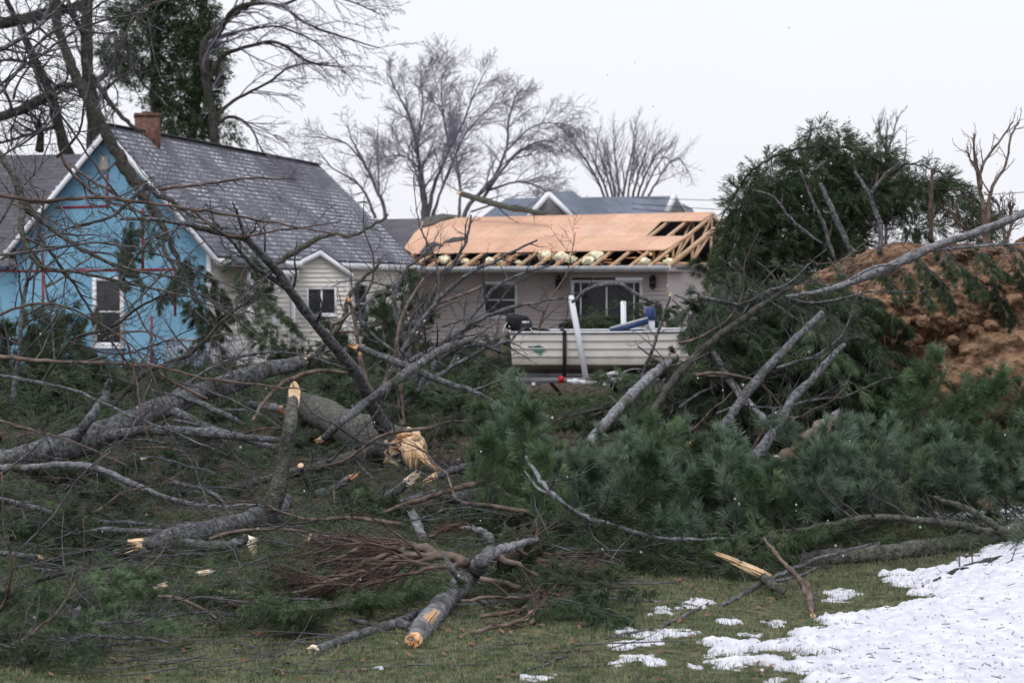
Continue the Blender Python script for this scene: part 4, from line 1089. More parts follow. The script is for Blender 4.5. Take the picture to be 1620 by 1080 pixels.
# ------------------------------------------------------------------ the tangle of broken branches
def broken(p, d, r, L, mt, parent, seed=0, flat=0.0, name="broken_end"):
    """torn wood: a ring of uneven splinters round a ragged core"""
    rs = np.random.RandomState(seed); p = np.asarray(p, float); d = nrm(np.asarray(d, float))
    ref = np.array([0, 0, 1.]) if abs(d[2]) < .9 else np.array([1., 0, 0]); a = nrm(np.cross(d, ref)); b = np.cross(a, d)
    n = 30; th = np.linspace(0, 2 * np.pi, n, endpoint=False); th0 = rs.rand() * 6
    h = L * (.15 + .85 * np.clip(.5 + .5 * np.cos(th - th0), 0, 1) ** 1.5 * (1 - flat * .6)) * rs.uniform(.15, 1.15, n)
    rows = []
    for f, k in ((1.03, -.25), (1.0, 0), (.93, .5), (.78, 1.0), (.5, .55), (.25, .35)):
        hh = h * k if k > 0 else np.full(n, k * r)
        rr = r * f * (1 + .08 * rs.randn(n))
        rows.append(p + rr[:, None] * (np.cos(th)[:, None] * a + np.sin(th)[:, None] * b) + d * hh[:, None])
    V = np.concatenate(rows + [[p + d * L * .12]])
    i = np.arange(5)[:, None] * n; j = np.arange(n)[None]; j2 = (j + 1) % n
    m = MB(); q = np.stack([i + j, i + j2, i + n + j2, i + n + j], -1).reshape(-1, 4)
    m.add(V, q=q, t=np.stack([5 * n + np.arange(n), 5 * n + (np.arange(n) + 1) % n, np.full(n, 6 * n)], -1))
    for k in range(16):
        t, q = rs.uniform(0, 6.28), math.sqrt(rs.rand()) * .9
        c = p + r * q * (math.cos(t) * a + math.sin(t) * b); l = L * rs.uniform(.3, 1.25) * (.35 + .65 * (math.cos(t - th0) > -.2))
        dd = nrm(d + rs.randn(3) * .12)
        tube(m, np.array([c, c + dd * l * .6, c + dd * l]), [r * .13, r * .10, r * .02], 4, cap=False)
    return m.build(name, M[mt], parent)

def cutface(p, d, r, mt, parent):
    p = np.asarray(p, float); d = nrm(np.asarray(d, float)); m = MB()
    tube(m, [p - d * .004, p + d * .004, p + d * .007], [r * .93, r * .93, r * .8], 16); return m.build("cut_face", M[mt], parent)

_bc = [0]
def BR(label, lines, mt='bark', sp=None, start=None, end=None, cat="branch", name="broken_branch", tw='twig', up=0.0, bias=None, group=None, wig=.012, seg=9, ang=(30, 65), rough=.10, flat=None):
    """lines: list of [(px, py, distance, radius px), ...]; the first line carries the broken ends"""
    _bc[0] += 1
    a, c = MB(), MB(); first = None; anyt = False
    for li, L in enumerate(lines):
        q = []
        for (px, py, d, r) in L:
            r *= .84
            if 640 < py < 905 and px < 900 and d < 18: d *= .955
            rw = r * d / F; p = P(px, py, d)
            if p.z < float(gz(p.x, p.y)) + rw * .6: p = G(px, py, rw * .6); rw = r * p.y / F
            q.append((p.x, p.y, p.z, rw))
        pts, rad = cr(q, 6, wig)
        if first is None: first = (pts, rad)
        tube(a, pts, rad, seg if li == 0 else max(5, seg - 2), rough)
        if sp:
            s = sp if not isinstance(sp, list) else sp[li]
            if s:
                sprout(c, pts, rad, s[0], s[1], s[2], up, ang, .25, s[3] if len(s) > 3 else .12, bias, rmin=.0021, flat=flat); anyt = True
    pts, rad = first
    o = a.build(name, M[mt], smooth=True, origin=pts[0])
    tag(o, label, cat, group)
    if anyt: c.build("twigs", M[tw], o, smooth=True)
    for w, k, s in ((start, 0, 1), (end, -1, -1)):
        if w:
            dr = (pts[0] - pts[2]) if k == 0 else (pts[-1] - pts[-3])
            if w[0] == 'b': broken(pts[k], dr, rad[k] * 1.0, w[1], w[2] if len(w) > 2 else 'wood', o, _bc[0] * 3 + k)
            else: cutface(pts[k] + nrm(dr) * rad[k] * .55, dr if len(w) < 3 else np.array(w[2]), rad[k] * 1.02, w[1], o)
    return o

# big trunks and limbs
BR("long grey fallen trunk slanting up from the left edge to its snapped tip", [[(-30, 738, 16.6, 25), (60, 718, 16.9, 25), (100, 708, 17, 26), (200, 668, 17.4, 22), (300, 628, 17.9, 21), (400, 592, 18.4, 17), (478, 572, 18.9, 12)],
    [(120, 695, 16.9, 10), (150, 650, 16.8, 8), (167, 625, 16.7, 7), (173, 600, 16.7, 5)], [(165, 690, 16.9, 12), (215, 682, 16.6, 10), (280, 680, 16.5, 9), (360, 688, 16.4, 8), (440, 696, 16.4, 5)],
    [(275, 650, 17.2, 8), (345, 682, 16.9, 7), (435, 708, 16.7, 5)], [(300, 632, 17.6, 6), (355, 655, 17.3, 6), (385, 672, 17.2, 4)]],
    'bark', [(6, .8, 2), None, (5, .5, 1), (4, .4, 1), None], None, ('b', .14), "fallen tree", "fallen_tree", wig=.02, seg=14, rough=.13)
BR("thick broken trunk with pale torn end and long splinter in the middle of the heap", [[(470, 636, 21.5, 20), (505, 650, 21, 26), (540, 670, 20.3, 32), (575, 688, 19.5, 39), (595, 696, 19.2, 36), (618, 704, 18.7, 42), (645, 714, 18.3, 41)],
    ], 'bark_green', None, None, ('b', .14), "fallen tree", "snapped_tree", seg=20, rough=.12)
tk = bpy.data.objects["snapped_tree"]
def shard(px1, py1, px2, py2, d, w1, w2, parent, mt='wood', th=.03):
    """a torn strip: a sheaf of long thin slivers side by side"""
    m = MB(); a = np.array(P(px1, py1, d)); b = np.array(P(px2, py2, d - .05)); rs = np.random.RandomState(int(px1 + py1))
    ax = nrm(b - a); sd = nrm(np.cross(ax, [0, 1, 0])); L = np.linalg.norm(b - a); n = 9
    for k in range(n):
        f = (k + .5) / n * 2 - 1; W1 = w1 * d / F; W2 = w2 * d / F
        p = a + sd * f * W1 * .85 - ax * L * rs.uniform(0, .12) + np.array([0, -th * (1 - f * f) * rs.uniform(.4, 1), 0])
        e = b + sd * f * W2 * .85 + ax * L * rs.uniform(-.25, .15) + np.array([0, -th * (1 - f * f) * rs.uniform(.2, 1), 0])
        mid = (p + e) / 2 + sd * rs.uniform(-.1, .1) * W1 + np.array([0, rs.uniform(-.5, .2) * th, 0])
        w = W1 / n * 1.75; w2_ = max(W2, W1 * .35) / n * 1.7; K = []
        for c, ww in ((p, w), (mid, (w + w2_) / 2), (e, w2_ * .35)):
            K += [c - sd * ww, c + np.array([0, -ww * 1.0, 0]), c + sd * ww, c + np.array([0, ww, 0])]
        K = np.array(K); i = np.arange(2)[:, None] * 4; jj = np.arange(4)[None]; j2 = (jj + 1) % 4
        m.add(K, q=np.concatenate([np.stack([i + jj, i + j2, i + 4 + j2, i + 4 + jj], -1).reshape(-1, 4), [[3, 2, 1, 0], [8, 9, 10, 11]]]))
    return m.build("splinter", M[mt], parent)
shard(652, 700, 652, 742, 17.75, 19, 15, tk, th=.06); shard(660, 712, 702, 752, 17.7, 9, 4, tk); shard(630, 690, 664, 690, 17.9, 6, 2, tk, 'wood_red'); shard(640, 700, 660, 690, 17.8, 8, 4, tk)
BR("long leaning limb rising left from the thick broken trunk across the blue house", [[(618, 690, 18.7, 17), (603, 668, 18.3, 14), (585, 635, 18, 12), (565, 590, 17.7, 11), (540, 560, 17.4, 10), (505, 520, 17.1, 9.5), (470, 475, 16.8, 9), (445, 438, 16.5, 8), (420, 410, 16.2, 7.5), (388, 378, 16, 6.5), (335, 365, 15.6, 5.5), (270, 350, 15.2, 4), (190, 346, 15, 3)],
    [(455, 455, 16.6, 6), (400, 420, 16.3, 4.5), (370, 385, 16.1, 3.5), (330, 340, 16, 2)], [(388, 378, 16, 4), (378, 345, 15.8, 3), (368, 320, 15.7, 1.5)]],
    'bark', [(9, .7, 1, .35), (7, .6, 1), (4, .3, 1)], None, None, seg=11)
BR("grey limb with an orange scar crossing in front of the thick broken trunk", [[(510, 694, 17.6, 6), (545, 664, 17.6, 8), (575, 640, 17.7, 8), (610, 614, 17.8, 9), (650, 585, 18.2, 9), (700, 553, 18.8, 8), (745, 538, 19.2, 6)]], 'bark', (4, .5, 1, .6), ('b', .08), None)
BR("smooth bowed branch with a snapped orange tip behind the broken trunk", [[(565, 549, 20, 6), (620, 570, 20, 7), (660, 586, 20, 7), (705, 606, 20, 6), (748, 618, 20, 4), (790, 640, 19.8, 2), (820, 655, 19.6, 1.5)], [(748, 618, 20, 3), (780, 606, 20, 2), (800, 598, 20, 1)]], 'bark', (5, .35, 1, .6), ('b', .08, 'wood_red'))
BR("slender limb curving left below the broken trunk", [[(600, 712, 18.6, 12), (560, 722, 18.1, 11), (500, 738, 17.7, 9), (440, 752, 17.3, 8), (380, 768, 16.9, 7), (290, 782, 16.5, 4)]], 'bark_green', (5, .4, 1))
BR("thin brown arched branch left of the broken trunk", [[(400, 665, 17, 3), (418, 635, 17.2, 3.5), (450, 605, 17.4, 4), (500, 587, 17.6, 4), (548, 590, 17.9, 3)]], 'bark_brown', (4, .3, 1))
BR("upright broken stem with an oval pale cut face at its top", [[(410, 822, 14.0, 20), (432, 795, 13.9, 18), (444, 760, 13.9, 15), (452, 715, 13.9, 13), (459, 670, 13.9, 12), (463, 630, 13.9, 11), (465, 612, 13.9, 10)], ], 'bark_green', (5, .35, 1), None, None, wig=.008, seg=12)
us = [o for o in bpy.data.objects if o.get("label", "").startswith("upright broken stem")][0]
cp = np.array(P(466, 624, 13.84)); m = MB(); ax = nrm(np.array([.12, -.75, .3])); ref1 = nrm(np.cross(ax, [0, 0, 1.])); ref2 = np.cross(ref1, ax)
tt = np.linspace(0, 2 * math.pi, 20, endpoint=False); ring = np.array([cp + ref1 * math.cos(t) * .042 * (1 + .08 * math.sin(5 * t)) + ref2 * math.sin(t) * .105 for t in tt])
V = np.concatenate([ring, ring - ax * .05]); j = np.arange(20); j2 = (j + 1) % 20
m.add(V, q=np.stack([j, j2, 20 + j2, 20 + j], -1)); m.ngon(ring + 0.0); m.build("cut_face", M['wood'], us)
BR("fat grey log lying near the front left with a hooked side branch", [[(228, 862, 12.9, 14), (255, 858, 12.95, 19), (290, 846, 13.1, 20), (340, 836, 13.4, 20), (385, 826, 13.7, 20), (430, 812, 14.0, 20), (450, 790, 14.3, 16)],
    [(275, 860, 12.8, 10), (315, 862, 12.7, 10), (350, 864, 12.6, 10), (375, 858, 12.6, 10), (390, 852, 12.6, 9)], [(290, 842, 13.1, 7), (235, 842, 13.2, 6), (165, 838, 13.4, 5), (100, 846, 13.6, 3)]],
    'bark', [(3, .3, 1, .5), None, (5, .4, 1)], ('b', .12), None, "log", "fallen_log", seg=14, rough=.14)
lg = [o for o in bpy.data.objects if o.get("label", "").startswith("fat grey log")][0]
shard(388, 852, 406, 858, 12.5, 8, 9, lg, 'wood_white'); shard(396, 854, 404, 882, 12.48, 9, 2, lg, 'wood_white'); shard(216, 858, 250, 856, 12.85, 4, 7, lg, 'wood')
BR("long bowed branch sweeping down from the left edge under the fallen trunk", [[(-20, 740, 14.6, 6), (50, 738, 14.6, 6.5), (100, 735, 14.6, 6.5), (150, 740, 14.6, 6.5), (210, 764, 14.6, 6), (260, 787, 14.6, 5), (310, 798, 14.6, 4), (345, 800, 14.6, 3), (410, 798, 14.6, 2)]], 'bark_pale', (6, .4, 1, .5))
BR("thin branch low in the left heap running from the left edge", [[(-20, 785, 14.2, 4), (60, 804, 14.2, 5), (110, 822, 14.2, 4), (200, 826, 14.2, 4), (280, 836, 14.2, 2.5)]], 'bark', (5, .4, 1))
BR("snapped limb with a ragged pale end below the splintered trunk", [[(545, 808, 15.4, 6), (590, 797, 15.3, 9), (620, 782, 15.2, 10), (646, 762, 15.1, 9)], [(560, 806, 15.3, 6), (610, 800, 15.1, 7), (655, 788, 15, 6), (690, 776, 15, 3)]], 'bark', (4, .3, 1), None, ('b', .11, 'wood_white'))
BR("grey branch with snapped yellow tip leaning from the splinter to the right", [[(690, 754, 16.2, 8), (730, 740, 16.3, 8), (775, 728, 16.6, 6), (830, 712, 17, 3)]], 'bark', (3, .3, 1), ('b', .12, 'wood'))
BR("brownish branch slanting right in the centre of the heap", [[(600, 812, 14.4, 4), (680, 786, 14.3, 5), (740, 768, 14.3, 5), (790, 755, 14.3, 5), (828, 742, 14.3, 4)], [(780, 765, 14.2, 4), (800, 778, 14.1, 3), (820, 797, 14, 2)]], 'bark_brown', (5, .35, 1), None, ('b', .05))
BR("pale grey stub standing up in the centre heap above the forked log", [[(672, 856, 12.9, 8), (664, 838, 13, 9), (652, 812, 13.1, 8)]], 'bark_pale', None, None, ('b', .04, 'bark_pale'), "stub", "branch_stub")
BR("short grey log half hidden left of the reddish twig bundle", [[(490, 850, 12.8, 9), (520, 858, 12.8, 13), (550, 852, 12.8, 12), (575, 862, 12.7, 8)]], 'bark', None, ('b', .05), None, "log", "fallen_log")
BR("grey log end half hidden in needles right of centre", [[(700, 785, 14.6, 12), (740, 784, 14.6, 13), (775, 778, 14.7, 10)]], 'bark', None, None, None, "log", "fallen_log")
BR("short twin stub with red torn tip left of the broken trunk", [[(500, 780, 16.5, 6), (530, 772, 16.5, 7), (555, 755, 16.5, 6)]], 'bark', (3, .3, 1), None, ('b', .08, 'wood_red'), "stub", "branch_stub")
BR("small stub with a round orange end beside the upright stem", [[(492, 775, 16, 6), (482, 755, 15.9, 6), (476, 738, 15.8, 6)]], 'bark', None, None, ('c', 'wood'), "stub", "branch_stub")
BR("short cut limb with pale blue bark and orange end left of the broken trunk", [[(395, 640, 18.5, 7), (425, 642, 18.4, 8), (446, 648, 18.3, 7)]], 'bark_pale', None, None, ('b', .05, 'wood_red'), "stub", "branch_stub")

# the forked log in front
lgf = BR("forked grey log with raw orange splintered foot lying on the grass in front", [[(655, 1012, 9.75, 16), (672, 988, 9.95, 20), (695, 960, 10.2, 21), (722, 932, 10.5, 19), (748, 905, 10.8, 18), (766, 884, 11, 14), (776, 866, 11.1, 9), (772, 848, 11.1, 8), (757, 838, 11.1, 6), (735, 834, 11.1, 4)],
    [(762, 888, 11, 12), (790, 870, 11.2, 9), (815, 862, 11.3, 8), (850, 854, 11.4, 6)], [(735, 925, 10.6, 7), (715, 900, 10.5, 6), (702, 875, 10.5, 5)]],
    'bark_pale', [None, (6, .5, 2), None], ('b', .10, 'wood_red'), None, "log", "forked_log", seg=16, tw='twig_red', wig=.008, rough=.12)
shard(654, 1010, 688, 966, 9.72, 13, 9, lgf, 'wood', .035)
BR("thin grey branch lying on the grass to the left of the forked log", [[(496, 1028, 9.4, 10), (560, 1006, 9.7, 10), (600, 994, 9.8, 10), (632, 984, 9.9, 9), (664, 968, 10.2, 8), (720, 958, 10.5, 6), (800, 950, 10.8, 5)], [(632, 985, 9.85, 9), (650, 993, 9.8, 8), (662, 1003, 9.7, 6)], [(600, 992, 9.8, 6), (570, 984, 9.9, 5), (550, 978, 10, 3)]],
    'bark', [(6, .3, 1), None, None], ('b', .03, 'wood_white'))
# the bundle of bare reddish twigs
def bundle(label, root, limbs, n, L, mt='twig_red', bias=None, up=-.03, flat=None):
    o = empty("twig_bundle", root, label, "twigs"); a, c = MB(), MB()
    for l in limbs:
        q = [(*P(x, y, d - .35), r * 1.15 * d / F) for x, y, d, r in l]; pts, rad = cr(q, 5, .02); tube(a, pts, rad, 6, .1)
        sprout(c, pts, rad, n, L, 2, up, (12, 40), .22, .1, bias, rmin=.0024, ratio=.5, rk=.6)
    a.build("stem", M['bark_brown'], o, smooth=True); c.build("twigs", M[mt], o, smooth=True)
bl_ = np.array([-.14, 0, -.03])
bundle("dense bundle of drooping reddish bare twigs sweeping left behind the forked log", P(738, 890, 11), [
    [(738, 892, 11, 8), (690, 872, 11.1, 6), (640, 862, 11.2, 5), (580, 866, 11.2, 3.5), (510, 890, 11, 2)],
    [(700, 878, 11.1, 5), (640, 880, 11, 4), (570, 905, 10.9, 3), (480, 930, 10.8, 2), (400, 945, 10.7, 1.5)],
    [(680, 872, 11.1, 4), (620, 856, 11.4, 3), (560, 858, 11.4, 2.5), (500, 876, 11.3, 2)],
    [(640, 868, 11.1, 4), (580, 890, 11, 3), (520, 925, 10.9, 2), (450, 965, 10.6, 1.5)],
    [(730, 890, 10.9, 4), (660, 905, 10.8, 3), (590, 925, 10.8, 2.5), (530, 925, 10.8, 2), (440, 940, 10.6, 1.5)],
    [(700, 880, 11, 4), (650, 890, 10.9, 3), (600, 900, 10.9, 2)]], 12, .58, bias=bl_)
bundle("fan of reddish bare twigs spreading right behind the forked log", P(800, 880, 11.3), [
    [(770, 885, 11, 6), (820, 880, 11.2, 4), (880, 893, 11.2, 3), (950, 910, 11.2, 2)],
    [(790, 880, 11, 5), (840, 905, 11, 3), (890, 940, 10.9, 2), (930, 960, 10.8, 1.5)],
    [(800, 870, 11.3, 4), (860, 875, 11.4, 3), (930, 900, 11.4, 2)],
    [(760, 915, 10.8, 4), (820, 930, 10.8, 3), (870, 960, 10.5, 2)]], 9, .38, bias=-bl_ * .8)
bundle("small bare twig spray arching over the top of the forked log", P(760, 842, 11.1), [
    [(760, 842, 11.1, 4), (720, 834, 11.2, 3), (680, 848, 11.2, 2)], [(755, 838, 11.1, 3), (735, 830, 11.1, 2), (700, 838, 11.1, 1.5)]], 10, .22, bias=bl_ * .5)
bundle("messy brown twigs in a low pile right of the forked log", P(800, 960, 10.6), [
    [(760, 975, 10.3, 3), (820, 965, 10.4, 3), (880, 950, 10.5, 2)], [(745, 1000, 9.9, 3), (810, 985, 10.1, 3), (860, 970, 10.3, 2)], [(840, 985, 10.1, 3), (890, 940, 10.8, 2), (905, 920, 11, 1.5)], [(730, 950, 10.5, 3), (800, 945, 10.6, 2), (850, 948, 10.6, 2)]], 10, .33)

# right-hand poles
BR("pale birch-like pole leaning up to the right behind the blue-green tufts", [[(916, 722, 17.2, 6), (940, 690, 17.6, 9), (975, 650, 18, 10), (1010, 614, 18.5, 10), (1040, 587, 18.9, 10), (1068, 566, 19.3, 8)]], 'bark_pale', (3, .4, 1, .4), ('b', .06, 'wood_white'), ('b', .06))
BR("dark pole leaning right beside the pale pole", [[(992, 738, 17, 7), (1012, 690, 17.3, 7), (1040, 640, 17.6, 7), (1075, 588, 18, 7), (1120, 545, 18.3, 7), (1165, 512, 18.6, 6), (1205, 482, 18.9, 5), (1255, 452, 19.2, 3)]], 'bark_dark', (7, .5, 1, .4))
BR("smooth pale limb leaning left between the two dark poles", [[(1130, 560, 19.2, 6), (1150, 594, 19, 7), (1175, 628, 18.7, 7), (1205, 658, 18.4, 7), (1230, 690, 18.2, 6)]], 'bark_pale', (3, .3, 1))
BR("grey pole rising right out of the drooping boughs", [[(1130, 706, 17, 8), (1155, 660, 17.2, 9), (1190, 610, 17.5, 9), (1235, 560, 17.8, 8), (1275, 520, 18.2, 7), (1300, 495, 18.5, 6)]], 'bark', (4, .4, 1, .5))
BR("curved grey pole with pale bark right of the others", [[(1165, 742, 16.6, 12), (1205, 710, 16.8, 11), (1235, 665, 17, 9), (1255, 630, 17.2, 9), (1285, 600, 17.4, 8), (1310, 570, 17.6, 6), (1335, 545, 17.9, 4)]], 'bark', (4, .4, 1, .5))
BR("long bare bent trunk slanting up to the right edge above the soil mound", [[(1240, 470, 19.6, 3), (1300, 460, 19.8, 4), (1345, 447, 20, 7), (1400, 426, 20, 9), (1450, 402, 20, 9), (1490, 386, 20, 8), (1550, 366, 20, 8), (1610, 342, 20, 7), (1680, 310, 20, 6)], [(1345, 442, 19.9, 3), (1385, 422, 19.9, 3), (1420, 418, 19.9, 3)], [(1470, 395, 20, 4), (1540, 390, 20, 3), (1620, 385, 20, 2)]], 'bark_pale', [(6, .5, 1, .5), None, (4, .3, 1)], ('b', .05, 'bark'), cat="fallen tree", name="bent_tree")
BR("gnarled weathered stump piece with a torn shaggy top in the right heap", [[(1228, 748, 13.4, 10), (1250, 722, 13.45, 18), (1275, 700, 13.5, 18), (1300, 678, 13.6, 14), (1318, 660, 13.7, 8)]], 'bark_brown', (8, .12, 1), ('b', .06, 'bark_pale'), ('b', .12, 'bark_pale'), "stump", "torn_stump", rough=.4)
BR("stub with an orange oval saw cut sticking out of the right heap", [[(1070, 765, 13.4, 9), (1083, 735, 13.35, 9), (1096, 706, 13.3, 9)]], 'bark_green', None, None, ('c', 'wood_red', (.1, -.9, .5)), "stub", "branch_stub")
BR("small stub with a pale flat cut top right of centre in the heap", [[(1216, 775, 13.2, 9), (1222, 745, 13.2, 9), (1227, 728, 13.2, 9)]], 'bark', None, None, ('c', 'wood_white', (0, -.4, 1)), "stub", "branch_stub")
BR("thin sapling stem standing in front of the boat", [[(1012, 625, 21, 4), (1020, 585, 21, 4), (1035, 545, 21, 3), (1050, 500, 21, 3), (1060, 468, 21, 2)]], 'bark', (6, .3, 1), None, ('b', .05))
BR("arched bare branch in front of the picture window", [[(905, 478, 25, 3), (935, 455, 25, 4), (980, 450, 25, 4), (1010, 468, 25, 4), (1045, 482, 25, 4)]], 'bark', (5, .4, 1))
BR("pale forked twig upright at the right of the boat", [[(1128, 560, 21, 4), (1128, 520, 21, 4), (1138, 480, 21, 3), (1155, 450, 21, 2)], [(1128, 520, 21, 3), (1112, 495, 21, 2), (1118, 478, 21, 2)]], 'bark_pale', (4, .3, 1))
# front right
BR("thick dark trunk lying under the front boughs towards the right edge", [[(1240, 892, 12.2, 10), (1290, 884, 12.3, 16), (1350, 880, 12.4, 18), (1420, 874, 12.6, 18), (1480, 866, 12.8, 18), (1540, 854, 13, 19), (1600, 846, 13.1, 20), (1700, 832, 13.3, 21)],
    [(1600, 846, 13, 12), (1560, 840, 12.9, 8), (1500, 828, 12.7, 7), (1440, 821, 12.6, 6), (1380, 817, 12.5, 6), (1320, 828, 12.4, 5), (1260, 838, 12.3, 4), (1180, 845, 12.2, 3), (1110, 846, 12.1, 2)], [(1590, 845, 12.9, 8), (1545, 812, 12.7, 6), (1510, 797, 12.6, 5), (1478, 786, 12.5, 3)]],
    'bark_green', [None, (16, .5, 1), (4, .3, 1)], None, None, "fallen tree", "fallen_tree", wig=.015, seg=14, up=.10, ang=(25, 55))  # darker bark colour paints in the shade under the boughs
BR("bare curved bough tracing the lower edge of the blue-green tufts", [[(832, 722, 12.6, 3), (855, 760, 12.4, 4), (885, 790, 12.2, 4), (920, 815, 12, 5), (970, 832, 11.9, 5), (1040, 850, 11.9, 4), (1100, 853, 11.9, 3), (1165, 850, 12, 2)], [(830, 745, 12.6, 2), (850, 770, 12.4, 3), (885, 790, 12.2, 3)]], 'bark_pale', [(12, .4, 1), None], up=.08, ang=(25, 55))
BR("yellow split stub with splintered point lying on the grass right of centre", [[(1240, 936, 10.9, 6), (1222, 925, 11.0, 9), (1205, 908, 11.3, 9)]], 'bark_green', None, None, ('b', .03, 'wood'), "stub", "branch_stub")
sb = [o for o in bpy.data.objects if o.get("label", "").startswith("yellow split stub")][0]
shard(1212, 912, 1160, 886, 11.25, 8, 7, sb, 'wood', .03); shard(1165, 888, 1130, 874, 11.3, 5, 3, sb, 'wood', .02)
BR("long thin bare stick slanting across the grass to the yellow stub", [[(960, 1008, 9.8, 3), (1030, 995, 10, 3.5), (1080, 975, 10.3, 3.5), (1135, 945, 10.9, 2)]], 'bark', (4, .25, 1))
BR("lichen spotted stick lying from the grass up to the dark trunk", [[(1140, 958, 10.6, 4), (1180, 938, 11, 5), (1215, 917, 11.3, 4), (1262, 896, 11.4, 4), (1320, 876, 11.6, 3), (1392, 858, 11.8, 2)], [(1215, 922, 11.2, 4), (1260, 912, 11.3, 3), (1300, 895, 11.4, 2)]], 'bark', [(5, .25, 1), None])
BR("upright leaning root piece with reddish torn bark and orange foot", [[(1286, 974, 10.3, 5), (1281, 950, 10.6, 6), (1272, 925, 10.8, 7), (1250, 900, 10.9, 5), (1228, 875, 11, 3.5), (1208, 850, 11.1, 2)]], 'bark_brown', (10, .12, 1), ('b', .03, 'wood'), None, "branch", "broken_branch", rough=.3)
BR("thin pale stick on the grass right of the twig pile", [[(938, 948, 10.7, 2), (990, 948, 10.7, 3), (1050, 952, 10.6, 3), (1100, 959, 10.5, 3)]], 'bark_pale', (4, .22, 1), None, ('b', .03, 'wood_red'))
BR("thin forked stick lying low at the bottom of the grass left of the snow", [[(810, 1068, 9, 2), (870, 1048, 9.1, 2.5), (910, 1020, 9.4, 2)], [(870, 1048, 9.1, 2), (850, 1042, 9.1, 1.5)]], 'bark', (3, .15, 1))
BR("dark twiggy branch resting on the snow near the right edge", [[(1478, 918, 11.4, 3), (1520, 900, 11.7, 5), (1570, 884, 12, 4), (1640, 870, 12.2, 4)], [(1520, 900, 11.6, 4), (1570, 898, 11.6, 3), (1620, 880, 11.8, 2)]], 'bark_dark', (5, .25, 1))
BR("curved twig lying on the grass at the bottom left", [[(390, 1078, 8.9, 2), (440, 1064, 9, 2.5), (510, 1060, 9.1, 2), (560, 1075, 8.9, 1.5)]], 'twig', (4, .2, 1))
# left foot of the heap
BR("broken branch with pale orange splintered strip at the left edge", [[(-20, 874, 12.2, 4), (40, 878, 12.2, 5), (60, 880, 12.2, 4)]], 'bark', None, None, ('b', .04))
lb = [o for o in bpy.data.objects if o.get("label", "").startswith("broken branch with pale orange")][0]
shard(40, 877, 80, 882, 12.15, 4, 2, lb)
BR("short pale upright stump in the lower left debris", [[(112, 1000, 9.9, 8), (118, 985, 9.95, 8), (122, 965, 10, 7)]], 'bark_pale', (4, .2, 1), None, ('b', .03, 'bark_pale'), "stub", "branch_stub")
BR("split grey branch with orange scar lying in the lower left corner", [[(28, 1050, 9.2, 9), (60, 1036, 9.4, 9), (85, 1020, 9.6, 8), (110, 1000, 9.8, 5)], [(100, 1005, 9.8, 6), (120, 1035, 9.4, 7), (140, 1055, 9.2, 5)]], 'bark', (4, .25, 1), None, None)
BR("dark upright stick at the lower left edge", [[(28, 1055, 9.1, 4), (24, 1010, 9.3, 4), (22, 960, 9.6, 3)]], 'bark_dark', (3, .2, 1))
BR("long dark branch low across the lower left", [[(-20, 950, 10.8, 5), (50, 920, 11, 5), (110, 905, 11.3, 4), (180, 895, 11.5, 3)]], 'bark_dark', (6, .35, 1))
BR("fine branch lying along the lower left debris", [[(-10, 1008, 9.7, 3), (60, 1002, 9.8, 3), (140, 1000, 9.9, 2.5), (260, 995, 10, 2)]], 'bark_brown', (6, .3, 1))
BR("brown bark strip lying on the grass left of the twig bundle", [[(330, 932, 11, 3), (365, 937, 10.9, 4), (400, 938, 10.9, 2)]], 'wood_red', None, cat="bark strip", name="bark_strip")
for px, py, w, h, lab in ((325, 905, 26, 6, "large pale wood chip lying on the grass left of the twig bundle"), (255, 928, 18, 7, "ragged pale wood chip lying in front of the fat grey log"), (690, 660, 4, 2, None), (229, 724, 10, 3, "small tan wood chip in the left heap")):
    if lab is None: continue
    g = G(px, py, .03) if py > 800 else P(px, py, 15.5)
    o = shard(px - w / 2, py + h * .6, px + w / 2, py - h * .6, g.y, h, h * .6, None, 'wood_white', .02); o.name = "wood_chip"; tag(o, lab, "wood chip")

# dry standing sticks behind the broken trunk
BR("snapped upright brown stick between the annex window and the heap", [[(578, 640, 22, 4), (572, 590, 22, 4), (566, 540, 22, 3.5), (560, 500, 22, 3.5), (553, 476, 22, 4)]], 'bark_brown', (6, .4, 1), None, ('b', .08, 'wood_red'))
BR("splintered brown stem leaning behind the crossing grey limb", [[(600, 690, 20.5, 4), (592, 640, 20.8, 5), (580, 600, 21, 4), (570, 560, 21, 3)], [(592, 640, 20.8, 3), (610, 600, 21, 3), (615, 560, 21, 2)]], 'bark_brown', (5, .4, 1), None, ('b', .1, 'wood_red'))
BR("dead reddish trunk standing behind the bowed branch", [[(640, 700, 21.5, 5), (635, 650, 21.5, 6), (632, 600, 21.5, 5), (628, 540, 21.6, 4), (640, 490, 21.8, 3), (670, 440, 22, 2)]], 'bark_brown', (8, .6, 1))
BR("mossy broken bough hanging above the shingled roof edge", [[(415, 435, 38, 4), (440, 415, 38, 6), (480, 390, 38, 6), (520, 372, 38, 4), (560, 372, 38, 3.5), (600, 350, 38, 2.5), (615, 340, 38, 1.5)]], 'bark_green', (4, .6, 1, .5), wig=.05)
BR("grey forked limb in front of the annex corner", [[(500, 560, 26, 6), (540, 510, 26, 5), (552, 470, 26, 4), (575, 440, 26, 4), (597, 420, 26, 3), (600, 410, 26, 2.5)]], 'bark_green', (5, .5, 1), wig=.03)
BR("mossy log lying on the ridge of the stripped roof", [[(730, 306, 61.5, 5), (765, 317, 61, 6), (805, 328, 60.5, 6), (840, 334, 60, 5), (862, 338, 59.5, 4)]], 'bark_green', (6, 1.2, 1), ('b', .2), None, "log", "fallen_log", wig=.03)
